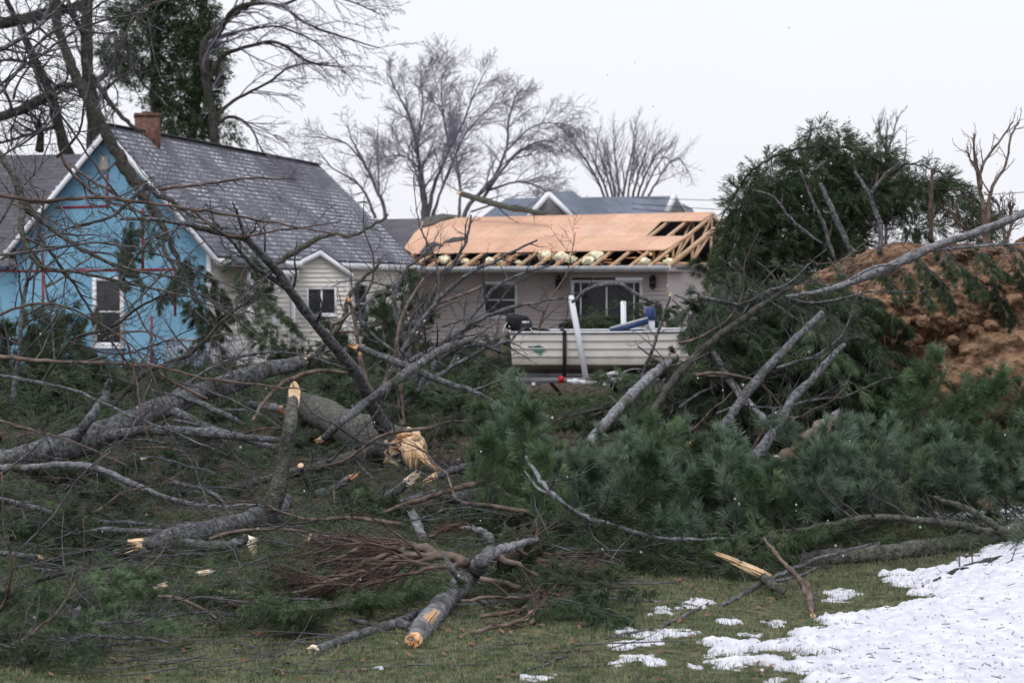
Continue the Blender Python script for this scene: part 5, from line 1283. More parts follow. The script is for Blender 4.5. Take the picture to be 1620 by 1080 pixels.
limb_up = BR("dark fallen limb leaning down across the peak of the blue gable", [[(84, -10, 39.5, 8), (92, 40, 39.5, 9), (110, 100, 39.4, 10), (138, 152, 39.3, 11), (165, 205, 39.2, 11), (187, 245, 39, 12), (212, 290, 38.8, 10), (240, 330, 38.6, 7), (268, 380, 38.4, 6), (290, 430, 38.2, 4), (312, 480, 38, 3)],
    [(135, 95, 39.2, 5), (160, 140, 39, 5), (195, 188, 38.9, 4), (232, 216, 38.8, 2)], [(205, 280, 38.9, 8), (240, 302, 38.5, 6), (275, 322, 38, 4), (310, 345, 37.5, 3)], [(225, 305, 38.6, 6), (255, 345, 38, 5), (262, 400, 37.6, 4), (300, 450, 37, 3), (330, 520, 36.6, 2)]],
    'bark_dark', [(12, 1.2, 2, .3), (6, .9, 1), (7, 1.0, 2), (8, 1.0, 2)], cat="limb", name="fallen_limb", wig=.06, seg=11)

# left bare tangle: arching branches of the fallen bare tree in the foreground
LT = [
 ("thick mossy branch looping down from the left edge in front of the blue house", [[(-20, 225, 13.5, 7), (20, 275, 13.5, 7), (38, 325, 13.5, 8), (60, 345, 13.5, 5), (95, 372, 13.5, 4.5), (140, 400, 13.5, 4), (200, 425, 13.5, 3), (270, 440, 13.5, 2.5), (340, 480, 13.5, 2), (420, 540, 13.5, 1.5)],
   [(36, 325, 13.5, 7), (34, 360, 13.4, 6), (48, 402, 13.3, 5), (75, 425, 13.3, 4), (130, 432, 13.3, 3.5), (210, 450, 13.3, 3), (300, 470, 13.3, 2), (370, 500, 13.3, 1.5)]], 'bark_green', (13, .55, 1), ('b', .04)),
 ("long straight reddish branch crossing above the blue wall", [[(-20, 305, 12.5, 4), (60, 318, 12.5, 4), (150, 312, 12.5, 3.5), (240, 322, 12.5, 3), (330, 335, 12.5, 2.5), (420, 350, 12.5, 2), (560, 375, 12.5, 1.2)]], 'twig_red', (16, .4, 1), None),
 ("long slender branch at the foot of the blue house running right", [[(-20, 562, 13.5, 5), (60, 570, 13.5, 4), (150, 574, 13.5, 3.5), (250, 580, 13.5, 3), (320, 598, 13.5, 2.5), (400, 608, 13.5, 2), (500, 618, 13.5, 1)]], 'bark_brown', (14, .45, 1), None),
 ("sagging thin branch below the window crossing the grey trunk", [[(-20, 592, 13, 4), (60, 605, 13, 3.5), (130, 622, 13, 3), (200, 655, 13, 2.5), (290, 690, 13, 2), (360, 720, 13, 1)]], 'bark', (12, .4, 1), None),
 ("steep thin branch rising from the lower left across the sky", [[(-20, 170, 12, 3), (30, 110, 12, 3), (70, 60, 12, 2.5), (140, 20, 12, 2), (200, -20, 12, 1.5)]], 'bark', (12, .45, 1), None),
 ("pale slanting branch across the upper left sky", [[(-20, 90, 12.5, 5), (40, 58, 12.5, 4), (85, 20, 12.5, 3), (120, -20, 12.5, 2)]], 'bark', (10, .5, 1), None),
 ("wiry branch climbing from the left edge over the chimney", [[(-20, 150, 13, 2.5), (60, 90, 13, 2.5), (140, 40, 13, 2), (230, 20, 13, 1.5)], [(-20, 260, 13, 2), (60, 210, 13, 2), (120, 150, 13, 1.5)]], 'twig', (12, .45, 2), None),
 ("thin branch drooping from the upper left to the gable window", [[(30, 40, 13.8, 2.5), (70, 150, 13.8, 2.5), (110, 200, 13.8, 2), (170, 290, 13.8, 2), (230, 360, 13.8, 1.5), (290, 470, 13.8, 1)]], 'twig', (14, .5, 1), None),
 ("thin branch crossing in a gentle arc above the sash window", [[(-20, 405, 13.2, 3), (70, 395, 13.2, 2.5), (160, 385, 13.2, 2), (260, 405, 13.2, 2), (360, 450, 13.2, 1.5), (440, 470, 13.2, 1)]], 'twig', (14, .45, 1), None),
 ("forking branch leaning right in front of the sash window", [[(60, 620, 14, 3.5), (110, 540, 14, 3), (170, 520, 14, 3), (230, 480, 14, 2.5), (290, 455, 14, 1.5)], [(120, 545, 14, 2.5), (190, 560, 14, 2), (260, 540, 14, 1.5), (350, 500, 14, 1)]], 'bark_dark', (12, .45, 1), None),
 ("steep dark twig falling across the sash window", [[(60, 370, 13.4, 3), (110, 440, 13.4, 2.5), (150, 500, 13.4, 2.5), (190, 560, 13.4, 2), (240, 620, 13.4, 1.5), (275, 700, 13.4, 1)]], 'bark_dark', (12, .45, 1), None),
 ("arching twig from the left edge over the fallen grey trunk", [[(-20, 505, 12.6, 3), (60, 480, 12.6, 2.5), (140, 500, 12.6, 2), (220, 560, 12.6, 1.5), (260, 640, 12.6, 1)]], 'twig_red', (12, .45, 1), None),
 ("thin red brown twig hanging in front of the left trunk", [[(200, 540, 13, 2), (215, 600, 13, 2), (230, 680, 13, 1.5), (258, 745, 13, 1)]], 'twig_red', (8, .3, 1), None),
 ("crooked grey branch rising at the left edge beside the blue wall", [[(20, 640, 16, 6), (30, 560, 16, 5), (38, 470, 16, 4), (60, 380, 16, 3), (70, 300, 16, 2)]], 'bark', (14, .6, 2), None),
 ("crooked dark branch leaning right between the blue wall and railing", [[(180, 640, 17, 5), (230, 590, 17, 5), (300, 560, 17, 4), (360, 500, 17, 3), (400, 470, 17, 2)]], 'bark_dark', (12, .6, 2), None),
 ("thin branch bowing over the railing to the cream annex", [[(250, 640, 18, 4), (330, 585, 18, 3.5), (400, 560, 18, 3), (470, 560, 18, 2), (540, 580, 18, 1.5)]], 'bark', (10, .5, 2), None),
 ("slim branch reaching right over the grey shingle roof", [[(250, 300, 15, 3), (330, 290, 15, 2.5), (400, 282, 15, 2), (470, 285, 15, 1)], [(300, 330, 15, 3), (360, 372, 15, 2.5), (440, 365, 15, 2), (540, 350, 15, 1)]], 'twig_red', (9, .4, 1), None),
 ("long thin branch rising through the lower left heap", [[(20, 880, 12.8, 2.5), (80, 820, 12.8, 2.5), (130, 750, 12.8, 2), (200, 690, 12.8, 1.5), (240, 600, 12.8, 1)]], 'twig', (10, .4, 1), None),
 ("wiry twig crossing the fallen grey trunk towards the cut stem", [[(270, 600, 14, 2), (350, 625, 14, 2), (420, 660, 14, 1.5), (490, 715, 14, 1)]], 'twig', (7, .35, 1), None),
 ("thin leaning branch low at the left edge above the bowed branch", [[(-20, 660, 14.3, 3), (50, 680, 14.3, 2.5), (120, 700, 14.3, 2), (200, 735, 14.3, 1.2)]], 'bark_brown', (8, .35, 1), None),
]
for lab, lines, mt, sp, st_ in LT:
    BR(lab, lines, mt, sp, st_, tw='twig', wig=.012, seg=7, ang=(25, 70))
# brush in front of the ranch house
LB = [
 ("grey bare brush branch leaning right in front of the ranch house left end", [[(600, 620, 24, 6), (640, 550, 24, 6), (680, 490, 24, 5), (730, 440, 24, 4), (790, 410, 24, 3), (850, 380, 24, 2)]]),
 ("bare brush branch arching over the gutter of the ranch house", [[(640, 600, 25, 5), (660, 520, 25, 5), (700, 440, 25, 4), (735, 390, 25, 3), (745, 340, 25, 2)]]),
 ("long bare brush branch sweeping right below the dark window", [[(620, 590, 23.5, 5), (700, 540, 23.5, 5), (770, 500, 23.5, 4), (840, 480, 23.5, 3), (900, 470, 23.5, 1.5)]]),
 ("low bare brush branch touching the outboard motor", [[(640, 640, 23, 6), (700, 590, 23, 5), (760, 555, 23, 4), (800, 540, 23, 3), (830, 520, 23, 2)]]),
 ("tall bare brush branch leaning left before the cream siding", [[(660, 610, 24.5, 5), (640, 540, 24.5, 5), (625, 480, 24.5, 4), (640, 430, 24.5, 3), (690, 385, 24.5, 2)]]),
 ("crooked bare brush branch in front of the dark window", [[(720, 590, 24, 5), (730, 530, 24, 4), (770, 470, 24, 4), (810, 440, 24, 3), (870, 420, 24, 1.5)]]),
 ("pale curved brush branch left of the boat stern", [[(660, 620, 22.5, 6), (690, 575, 22.5, 7), (720, 550, 22.5, 6), (760, 545, 22.5, 4), (800, 560, 22.5, 2)]]),
 ("wide bare brush branch low in front of the cream siding", [[(700, 620, 23, 5), (640, 570, 23, 4), (590, 530, 23, 3), (560, 490, 23, 2)]]),
]
for lab, lines in LB:
    BR(lab, lines, 'bark', (10, .75, 2), tw='twig', wig=.03, seg=7, up=.03, bias=np.array([.05, 0, 0]))

# ------------------------------------------------------------------ pine boughs
def make_bough(kind, nm, L=1.2, seed=0):
    rng.seed(100 + seed); nr.seed(100 + seed)
    up = {'spray': -.02, 'tuft': .16, 'droop': -.13}[kind]
    pts = [np.zeros(3)]; d = np.array([1., 0, 0])
    for k in range(8):
        d = nrm(d + nr.randn(3) * .07 + np.array([0, 0, up * .4])); pts.append(pts[-1] + d * L / 8)
    pts = np.array(pts); rad = np.linspace(.009, .003, 9)
    a = MB(); tube(a, pts, rad, 6, .1)
    tips = []; c = MB()
    sprout(c, pts, rad, 13, .52, 1, up, (30, 60), .14, .12, None, np.array([0, .0, 1.]) if kind != 'tuft' else None, tips, rmin=.0022, nn=4, ratio=.5)
    tips.append(pts[-4:])
    extra = []
    for q in tips:
        if rng.random() < .35: extra.append(np.array([q[1], (q[1] + q[2]) / 2, q[2]]))
    o = a.build("pine_bough", M['twig'], smooth=True)
    c.build("twigs", M['twig_red'] if kind == 'spray' else M['twig'], o, smooth=True)
    b = MB(); needles(b, tips + extra, {'spray': 34, 'tuft': 40, 'droop': 42}[kind], {'tuft': .15}.get(kind, .125), .0055, {'spray': (15, 50), 'tuft': (12, 42), 'droop': (10, 35)}[kind], .8)
    b.build("needles", M[nm], o)
    return o
protos = {}
sd = 0
for kind in ('spray', 'tuft', 'droop'):
    for nm in ('needle', 'needle_blue', 'needle_dark'):
        for v in range(3):
            sd += 1; protos.setdefault((kind, nm), []).append((sd, kind, nm))
made = {}
used = set()
def get_bough(key):
    s, kind, nm = rng_b.choice(protos[key])
    if s not in made:
        st = rng.getstate(); o = make_bough(kind, nm, 1.15, s); rng.setstate(st); made[s] = o; return o
    return copy_tree(made[s])
rng_b = random.Random(3)
nb = 0
STUFF = []
KEEP = [(200, 780, 480, 925), (480, 835, 610, 885), (630, 795, 700, 870), (585, 690, 720, 800), (1060, 690, 1115, 775), (1205, 655, 1335, 775), (490, 860, 790, 930), (1270, 835, 1640, 905), (1060, 680, 1340, 790), (1390, 450, 1640, 655), (430, 640, 480, 820), (640, 880, 780, 1030), (0, 868, 90, 890)]
def place(key, loc, dirv, roll, sc, label, group, stuff=False):
    global nb
    if stuff:
        o = None
    else:
        o = get_bough(key); nb += 1
    x = nrm(np.asarray(dirv, float)); z = np.array([0, 0, 1.]); y = nrm(np.cross(z, x)); z = np.cross(x, y)
    Mx = Matrix(((x[0], y[0], z[0]), (x[1], y[1], z[1]), (x[2], y[2], z[2]))).to_4x4() @ Matrix.Rotation(roll, 4, 'X')
    if stuff:
        STUFF.append((key, Matrix.Translation(Vector(loc)) @ Mx @ Matrix.Scale(sc, 4))); return
    o.location = Vector(loc); o.rotation_euler = Mx.to_euler(); o.scale = (sc, sc, sc)
    tag(o, label, "pine bough", group)
def zone(n, poly, dfun, dirfun, keys, sc, label, group, more=0, keep=True):
    zone1(n, poly, dfun, dirfun, keys, sc, label, group, False, keep)
    if more: zone1(more, poly, dfun, dirfun, keys, sc, label, group, True, keep)
def zone1(n, poly, dfun, dirfun, keys, sc, label, group, stuff, keep):
    xs = [p[0] for p in poly]; ys = [p[1] for p in poly]; k = 0; tries = 0
    pts = []
    while k < n and tries < 9000:
        tries += 1
        px, py = rng_b.uniform(min(xs), max(xs)), rng_b.uniform(min(ys), max(ys))
        if in_poly(np.array([px]), np.array([py]), poly)[0] < 0: continue
        if keep and any(a < px < c and b < py < d for a, b, c, d in KEEP): continue
        if any(abs(px - a) + abs(py - b) * 1.6 < .75 * math.sqrt((max(xs) - min(xs)) * (max(ys) - min(ys)) / n) for a, b in pts) and tries < 4000: continue
        pts.append((px, py)); k += 1
        d = dfun(px, py)
        p = P(px, py, d); dv = dirfun(px, py); s = rng_b.uniform(*sc)
        g = float(gz(p.x, p.y)) + .04
        if p.z < g: p = G(px, py, .05)
        p = np.array(p) - nrm(np.asarray(dv, float)) * .55 * s        # centre of the bough at the pixel
        p[2] = max(p[2], float(gz(p[0], p[1])) + .02)
        place(rng_b.choice(keys), p, dv, rng_b.uniform(-.6, .6), s, label, group, stuff)
U = rng_b.uniform
def ground_d(py, h): return (CAMZ - h) * F / (py - 450.0)

front_d = lambda px, py: 14.9 - (py - 700) / 190 * 2.4 + U(-.4, .4)
zone(50, [(800, 740), (860, 740), (950, 750), (1100, 775), (1250, 780), (1400, 765), (1640, 740), (1660, 810), (1500, 840), (1250, 870), (1000, 870), (880, 840), (800, 790)], front_d,
     lambda px, py: (U(-1, .25), U(-.6, .1), U(.05, .40)), [('tuft', 'needle_blue'), ('tuft', 'needle_blue'), ('tuft', 'needle')], (.5, .75),
     "green pine bough with upturned tufts in the wide front heap right of centre", "pine boughs in the front right heap", 26)
zone(20, [(880, 800), (1000, 840), (1250, 850), (1480, 830), (1500, 870), (1250, 895), (960, 895)], lambda px, py: 12.9 + U(-.1, .8), lambda px, py: (U(-1, 1), U(-.4, .4), U(-.1, .1)), [('spray', 'needle_dark')], (.6, .9),  # only the darker needles here: shade put into their colour
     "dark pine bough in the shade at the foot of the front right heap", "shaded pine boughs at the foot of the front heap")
zone(40, [(1130, 470), (1200, 440), (1320, 450), (1370, 480), (1380, 600), (1360, 680), (1300, 700), (1180, 690), (1080, 660), (1060, 620), (1110, 560)], lambda px, py: 20.3 + U(-1.0, 1.0) - (py - 450) * .003, lambda px, py: (U(.4, 1), U(-.5, .2), U(-.65, -.05)),
     [('droop', 'needle'), ('droop', 'needle_dark'), ('droop', 'needle')], (.8, 1.25), "drooping dark green pine bough left of the orange soil mound", "drooping pine boughs beside the soil mound", 75)
zone(9, [(1200, 450), (1300, 440), (1380, 470), (1340, 500), (1220, 500)], lambda px, py: 20.8 + U(-.4, .6), lambda px, py: (U(.4, 1), U(-.4, .1), U(-.5, .0)), [('droop', 'needle'), ('droop', 'needle_dark')], (.6, .95),
     "pine bough lapping over the left end of the soil mound", "pine boughs at the left end of the soil mound", 8)
zone(11, [(1380, 425), (1640, 370), (1660, 430), (1560, 448), (1420, 449)], lambda px, py: 20.6 + U(-.4, .6), lambda px, py: (U(.5, 1), U(-.4, .1), U(-.7, -.2)), [('droop', 'needle'), ('droop', 'needle_dark')], (.45, .7),
     "pine bough hanging from the bent trunk over the orange soil", "pine boughs hanging over the soil mound")
zone(14, [(1085, 475), (1150, 430), (1220, 430), (1190, 520), (1100, 560)], lambda px, py: 31 + U(-1, 2), lambda px, py: (U(-.2, 1), U(-.5, .2), U(-.3, .4)), [('spray', 'needle_dark'), ('droop', 'needle')], (.8, 1.15),
     "dark pine bough heaped between the ranch house and the fallen pine", "pine boughs at the right end of the ranch house")
zone(12, [(1400, 665), (1560, 660), (1640, 670), (1640, 720), (1430, 710)], lambda px, py: 18.5 + U(-1, 1), lambda px, py: (U(-1, 1), U(-.4, .1), U(.0, .6)), [('tuft', 'needle'), ('spray', 'needle')], (.6, .9),
     "sparse green bough lying below the orange soil mound", "boughs below the soil mound")
zone(44, [(-20, 610), (120, 600), (300, 650), (500, 600), (700, 620), (830, 680), (850, 800), (830, 860), (600, 850), (400, 880), (-20, 880)], lambda px, py: ground_d(py, U(.0, .08)) if py > 700 else ground_d(py, U(.05, .3)),
     lambda px, py: (U(-1, 1), U(-.5, .5), U(-.08, .08)), [('spray', 'needle'), ('spray', 'needle_dark'), ('droop', 'needle'), ('spray', 'needle_dark')], (.5, .8),
     "green pine bough lying flat among the broken branches in the left and centre heap", "pine boughs in the left and centre heap", 110)
zone(16, [(-20, 870), (250, 880), (480, 870), (480, 960), (300, 1000), (120, 1045), (-20, 1060)], lambda px, py: ground_d(py, U(.03, .12)), lambda px, py: (U(-1, 1), U(-.5, .5), U(-.06, .0)), [('spray', 'needle'), ('spray', 'needle_dark')], (.3, .5),
     "small pine bough lying on the grass in the lower left corner", "small pine boughs in the lower left", 4)
zone(13, [(380, 890), (520, 880), (720, 870), (900, 880), (990, 930), (880, 950), (700, 930), (520, 960), (400, 985)], lambda px, py: ground_d(py, U(.05, .2)), lambda px, py: (U(-1, 1), U(-.4, .3), U(-.1, .12)), [('spray', 'needle_dark'), ('droop', 'needle')], (.45, .7),
     "pine bough beneath the reddish twig bundles behind the forked log", "pine boughs under the twig bundles")
zone(14, [(740, 720), (830, 740), (880, 820), (840, 860), (760, 850), (720, 800)], lambda px, py: ground_d(py, U(.1, .3)), lambda px, py: (U(-.6, .8), U(-.5, 0), U(.1, .5)), [('tuft', 'needle'), ('droop', 'needle')], (.5, .8),
     "rich green pine bough at the centre of the heap", "pine boughs at the centre")
zone(16, [(640, 600), (800, 640), (1050, 640), (1060, 690), (900, 700), (760, 680), (650, 660)], lambda px, py: 22 + U(-2, 2), lambda px, py: (U(-1, 1), U(-.5, .3), U(-.1, .4)), [('spray', 'needle_dark'), ('droop', 'needle_dark'), ('spray', 'needle')], (.5, .85),  # mostly darker needles, painting in the shadow beneath the boat
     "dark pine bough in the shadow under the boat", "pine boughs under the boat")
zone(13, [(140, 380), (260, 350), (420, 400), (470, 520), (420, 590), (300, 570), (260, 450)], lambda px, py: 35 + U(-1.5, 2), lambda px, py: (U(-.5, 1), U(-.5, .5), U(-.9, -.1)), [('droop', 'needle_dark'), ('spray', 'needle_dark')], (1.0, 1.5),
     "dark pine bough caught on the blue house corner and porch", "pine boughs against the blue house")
zone(4, [(-20, 575), (300, 590), (480, 580), (640, 600), (640, 650), (300, 640), (-20, 640)], lambda px, py: 27 + U(-4, 5), lambda px, py: (U(-1, 1), U(-.5, .5), U(-.2, .4)), [('spray', 'needle_dark'), ('droop', 'needle_dark')], (.8, 1.2),
     "dark pine bough on the ground between the fallen grey trunk and the blue house", "pine boughs on the ground before the blue house", 60)
zone(5, [(560, 560), (700, 560), (810, 575), (810, 620), (560, 620)], lambda px, py: 34 + U(-5, 8), lambda px, py: (U(-1, 1), U(-.5, .5), U(-.2, .4)), [('spray', 'needle_dark')], (1.1, 1.6),
     "dark pine bough on the ground before the ranch house left wall", "pine boughs on the ground before the ranch house", 25)
zone(9, [(-20, 540), (130, 550), (130, 610), (-20, 620)], lambda px, py: 30 + U(-2, 2), lambda px, py: (U(-1, 1), U(-.3, .3), U(.2, .9)), [('tuft', 'needle_dark')], (.8, 1.1),
     "low dark evergreen bough at the foot of the blue wall", "evergreen boughs at the foot of the blue wall")
zone(5, [(590, 520), (620, 450), (650, 470), (650, 560), (580, 580)], lambda px, py: 27 + U(-1, 1), lambda px, py: (U(-.3, .6), U(-.3, .3), U(.6, 1)), [('tuft', 'needle_dark')], (.7, 1.0),
     "upright dark pine bough in front of the cream siding", "upright pine boughs before the cream siding")
zone(8, [(900, 470), (1020, 470), (1060, 520), (1060, 540), (890, 530)], lambda px, py: 31 + U(-1, 1), lambda px, py: (U(-1, 1), U(-.3, .3), U(-.2, .5)), [('droop', 'needle_dark'), ('spray', 'needle_dark')], (.7, .95),
     "pine bough leaning on the picture window behind the boat", "pine boughs behind the boat")
def merge_stuff():
    """the boughs past the countable ones: one object"""
    VV, QQ, MI, n = [], [], [], 0; cache = {}
    for key, mtx in STUFF:
        s = rng_b.choice([q for q in protos[key] if q[0] in made] or [protos[key][0]])
        if s[0] not in made:
            st = rng.getstate(); made[s[0]] = make_bough(s[1], s[2], 1.15, s[0]); rng.setstate(st); EXTRA.append(made[s[0]])
        if s[0] not in cache:
            L = []
            ch = {c.name.split('.')[0]: c for c in made[s[0]].children}
            for o, mi in ((ch['twigs'], 0), (ch['needles'], 1 + ['needle', 'needle_blue', 'needle_dark'].index(s[2]))):
                me = o.data; v = np.empty(len(me.vertices) * 3); me.vertices.foreach_get("co", v)
                q = np.empty(len(me.loops), int); me.loops.foreach_get("vertex_index", q); L.append((v.reshape(-1, 3), q.reshape(-1, 4), mi))
            cache[s[0]] = L
        A = np.array(mtx)
        for v, q, mi in cache[s[0]]:
            VV.append(v @ A[:3, :3].T + A[:3, 3]); QQ.append(q + n); n += len(v); MI.append(np.full(len(q), mi))
    m = MB(); m.V = VV; m.Q = QQ; m.n = n
    o = m.build("pine_boughs", M['twig'])
    for k in ('needle', 'needle_blue', 'needle_dark'): o.data.materials.append(M[k])
    o.data.polygons.foreach_set("material_index", np.concatenate(MI).astype(np.int32))
    tag(o, "matted mass of smaller pine boughs filling the heap", "pine boughs", kind="stuff")
    for e in EXTRA:
        for c in list(e.children): bpy.data.objects.remove(c)
        bpy.data.objects.remove(e)
EXTRA = []
merge_stuff()
print("boughs", nb)
rng.seed(5); nr.seed(5)
# upright blue-green candles at the centre
for k, (px, py, h) in enumerate([(815, 640, 1.0), (850, 660, .8), (893, 690, .7), (1060, 700, .55), (1000, 690, .6)]):
    place(('tuft', 'needle_blue'), P(px, py + 100, 14.6), (.05, -.1, 1), 0, h * .6, "pale blue-green pine tuft standing upright at the left end of the front right heap", "upright blue-green tufts")

STICKS = []
def make_stick(seed, L, up):
    rng.seed(900 + seed); nr.seed(900 + seed)
    pts = [np.zeros(3)]; d = np.array([1., 0, 0])
    for k in range(12):
        d = nrm(d + nr.randn(3) * .16 + np.array([0, 0, up])); pts.append(pts[-1] + d * L / 12)
    pts = np.array(pts); r0 = .011 + .009 * rng.random(); rad = np.linspace(r0, .003, 13)
    a = MB(); tube(a, pts, rad, 6, .15); c = MB(); sprout(c, pts, rad, 11, .55, 1, .02, (30, 70), .28, .15, rmin=.0021)
    o = a.build("bare_branch", M['bark' if seed % 4 else 'bark_brown'], smooth=True); c.build("twigs", M['twig'], o, smooth=True); return o
def sticks(n, poly, dfun, dirfun, sc, label, group):
    xs = [p[0] for p in poly]; ys = [p[1] for p in poly]; k = 0
    while k < n:
        px, py = U(min(xs), max(xs)), U(min(ys), max(ys))
        if in_poly(np.array([px]), np.array([py]), poly)[0] < 0: continue
        d = dfun(px, py); p = P(px, py, d); dv = nrm(np.array(dirfun(px, py))); s = U(*sc)
        i = rng_b.randrange(9)
        while len(STICKS) <= i: STICKS.append(None)
        if STICKS[i] is None: STICKS[i] = o = make_stick(i, 1.5, (-.02, .03, .06)[i % 3])
        else: o = copy_tree(STICKS[i])
        p = np.array(p) - dv * .75 * s; p[2] = max(p[2], float(gz(p[0], p[1])) + .02)
        x = dv; y = nrm(np.cross([0, 0, 1.], x)); z = np.cross(x, y)
        o.location = Vector(p); o.rotation_euler = (Matrix(((x[0], y[0], z[0]), (x[1], y[1], z[1]), (x[2], y[2], z[2]))).to_4x4() @ Matrix.Rotation(U(-3, 3), 4, 'X')).to_euler(); o.scale = (s, s, s)
        tag(o, label, "branch", group); k += 1
sticks(32, [(-20, 620), (300, 640), (560, 620), (820, 690), (840, 850), (600, 840), (300, 880), (-20, 880)], lambda px, py: ground_d(py, U(.12, .45)) if py > 680 else ground_d(py, U(.4, .7)), lambda px, py: (U(-1, 1), U(-.3, .3), U(-.15, .25)), (.5, 1.1),
       "bare grey stick tangled in the left and centre heap", "bare sticks in the left and centre heap")
sticks(18, [(-20, 880), (350, 890), (400, 960), (120, 1045), (-20, 1050)], lambda px, py: ground_d(py, U(.02, .15)), lambda px, py: (U(-1, 1), U(-.4, .4), U(-.05, .08)), (.35, .7),
       "bare stick lying in the lower left debris", "bare sticks in the lower left debris")
sticks(22, [(-20, 330), (120, 250), (350, 330), (470, 480), (420, 610), (-20, 610)], lambda px, py: U(15, 24), lambda px, py: (U(-1, 1), U(-.4, .4), U(-.5, .6)), (.6, 1.1),
       "bare twiggy branch of the tangle in front of the blue house", "bare branches before the blue house")
sticks(9, [(560, 480), (700, 400), (860, 400), (860, 500), (780, 600), (560, 640)], lambda px, py: U(23, 29), lambda px, py: (U(-1, 1), U(-.4, .4), U(-.3, .7)), (1.0, 1.8),
       "bare twiggy branch of the brush before the ranch house", "bare branches before the ranch house")
sticks(12, [(-20, 0), (250, 0), (200, 200), (-20, 260)], lambda px, py: U(13, 20), lambda px, py: (U(-1, 1), U(-.4, .4), U(-.8, .8)), (.5, .8),
       "bare twig of the fallen tree crossing the upper left sky", "bare twigs against the upper left sky")
sticks(16, [(1120, 560), (1160, 480), (1360, 480), (1380, 640), (1200, 700), (1060, 690)], lambda px, py: U(17.5, 19.5), lambda px, py: (U(.2, 1), U(-.3, .3), U(-.3, .6)), (.7, 1.2),
       "bare limb crossing the drooping boughs right of the boat", "bare limbs among the drooping boughs")
rng.seed(5); nr.seed(5)

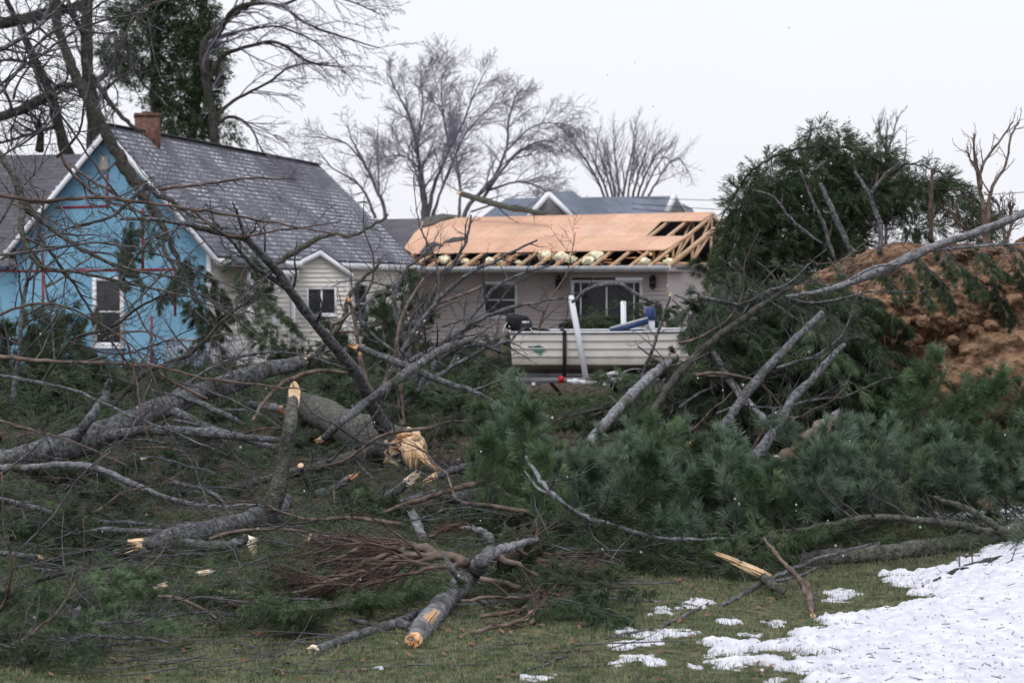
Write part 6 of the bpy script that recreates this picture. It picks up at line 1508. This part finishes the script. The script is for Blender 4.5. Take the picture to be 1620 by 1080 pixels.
# ------------------------------------------------------------------ fine debris nobody could count
def debris():
    m = MB()
    for _ in range(1500):
        px, py = rng.uniform(-20, 1000), rng.uniform(640, 1060)
        if py > 950 and px > 600 and rng.random() < .8: continue
        p = np.array(G(px, py, rng.uniform(.005, .25 if py < 900 else .03)))
        a = rng.uniform(0, 6.28); d = nrm(np.array([math.cos(a), math.sin(a) * .7, rng.uniform(-.15, .3) if py < 900 else rng.uniform(-.02, .05)])); L = rng.uniform(.1, .6)
        q = [p]
        for k in range(4): d = nrm(d + nr.randn(3) * [.18, .18, .08]); q.append(q[-1] + d * L / 4)
        q = np.array(q); q[:, 2] = np.maximum(q[:, 2], gz(q[:, 0], q[:, 1]) + .003); r = rng.uniform(.0018, .005)
        tube(m, q, np.linspace(r, r * .4, 5), 4, cap=False)
    tag(m.build("small_sticks", M['twig']), "loose small sticks strewn through the heap", "sticks", kind="stuff")
    tips = []
    for _ in range(6500):
        px = rng.uniform(-20, 1660); py = rng.uniform(600, 1050)
        lim = 1045 - px * .13 if px < 1000 else (905 if px < 1200 else 865)
        if py > lim: continue
        h = rng.uniform(.01, .12) if py < 880 else .015
        p = np.array(G(px, py, h)); a = rng.uniform(0, 6.28)
        v = np.array([math.cos(a), math.sin(a), rng.uniform(-.1, .35)]) * rng.uniform(.06, .16)
        tips.append(np.array([p, p + v * .5, p + v]))
    m = MB(); needles(m, tips, 22, .10, .0052, (15, 60), 1.0)
    tag(m.build("needle_litter", M['needle']), "broken pine sprigs carpeting the ground of the heap", "pine litter", kind="stuff")
    tips = []
    for _ in range(1500):      # behind and low; the darker needle colour stands in for shade
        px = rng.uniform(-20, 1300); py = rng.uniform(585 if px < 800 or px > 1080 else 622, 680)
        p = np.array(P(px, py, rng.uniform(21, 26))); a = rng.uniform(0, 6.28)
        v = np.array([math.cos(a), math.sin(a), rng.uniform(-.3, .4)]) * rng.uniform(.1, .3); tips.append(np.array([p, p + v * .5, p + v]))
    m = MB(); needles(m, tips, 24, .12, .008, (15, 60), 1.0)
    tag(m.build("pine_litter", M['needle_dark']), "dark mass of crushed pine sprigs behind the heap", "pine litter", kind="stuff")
    m = MB()
    for _ in range(900):
        px, py = rng.uniform(-10, 1640), rng.uniform(870, 1078); p = np.array(G(px, py, .012)); a = rng.uniform(0, 6.28); s = rng.uniform(.008, .03)
        if px > 1250 and rng.random() < .6: continue
        u = np.array([math.cos(a), math.sin(a), rng.uniform(-.3, .4)]) * s; v = np.array([-math.sin(a), math.cos(a), rng.uniform(-.3, .5)]) * s * .5
        m.add([p - u, p - v * .9 + [0, 0, .004], p + u + [0, 0, .006], p + v + [0, 0, .004]], q=[[0, 1, 2, 3]])
    for _ in range(420):
        p = np.array(P(rng.uniform(690, 900), rng.uniform(640, 700), rng.uniform(19, 22))); p[2] = float(gz(p[0], p[1])) + .02; a = rng.uniform(0, 6.28); s = .05
        u = np.array([math.cos(a), math.sin(a), rng.uniform(-.3, .6)]) * s; v = np.array([-math.sin(a), math.cos(a), rng.uniform(-.3, .6)]) * s * .6
        m.add([p - u, p - v, p + u, p + v], q=[[0, 1, 2, 3]])
    tag(m.build("fallen_leaves", M['leaf']), "brown dead leaves scattered on the grass", "leaves", kind="stuff")
    m = MB()
    for _ in range(520):
        px, py = rng.uniform(1100, 1620), rng.uniform(900, 1080); p = np.array(G(px, py, .115 if px > 1300 else .07)); p[2] -= .01; a = rng.uniform(0, 6.28); L = rng.uniform(.002, .012) if rng.random() < .85 else rng.uniform(.02, .06)
        v = np.array([math.cos(a), math.sin(a), rng.uniform(-.1, .3)]) * L; tube(m, np.array([p, p + v]), [.003, .002], 3)
    tag(m.build("snow_debris", M['bark_brown']), "bits of bark and twig lying on the snow", "debris", kind="stuff")
    m = MB()
    for _ in range(80):
        p = P(rng.uniform(0, 1620), rng.uniform(0, 1080) if rng.random() < .5 else rng.uniform(450, 950), rng.uniform(7, 13)); lump(m, p, .0035, .0035, .0045, 5, .3, _)
    tag(m.build("snowflakes", M['snow']), "small snowflakes drifting in the air", "snow", kind="stuff")
debris()
m = MB(); c = np.array(G(841, 972, .02)); m.ngon([c + [-.018, 0, 0], c + [.01, -.01, -.004], c + [.022, 0, .02], c + [.0, .005, .035], c + [-.016, 0, .02]])
tag(m.build("paper_scrap", mat("pink_paper", (.62, .36, .42), .7)), "tiny crumpled pink scrap beside the twig pile", "scrap")
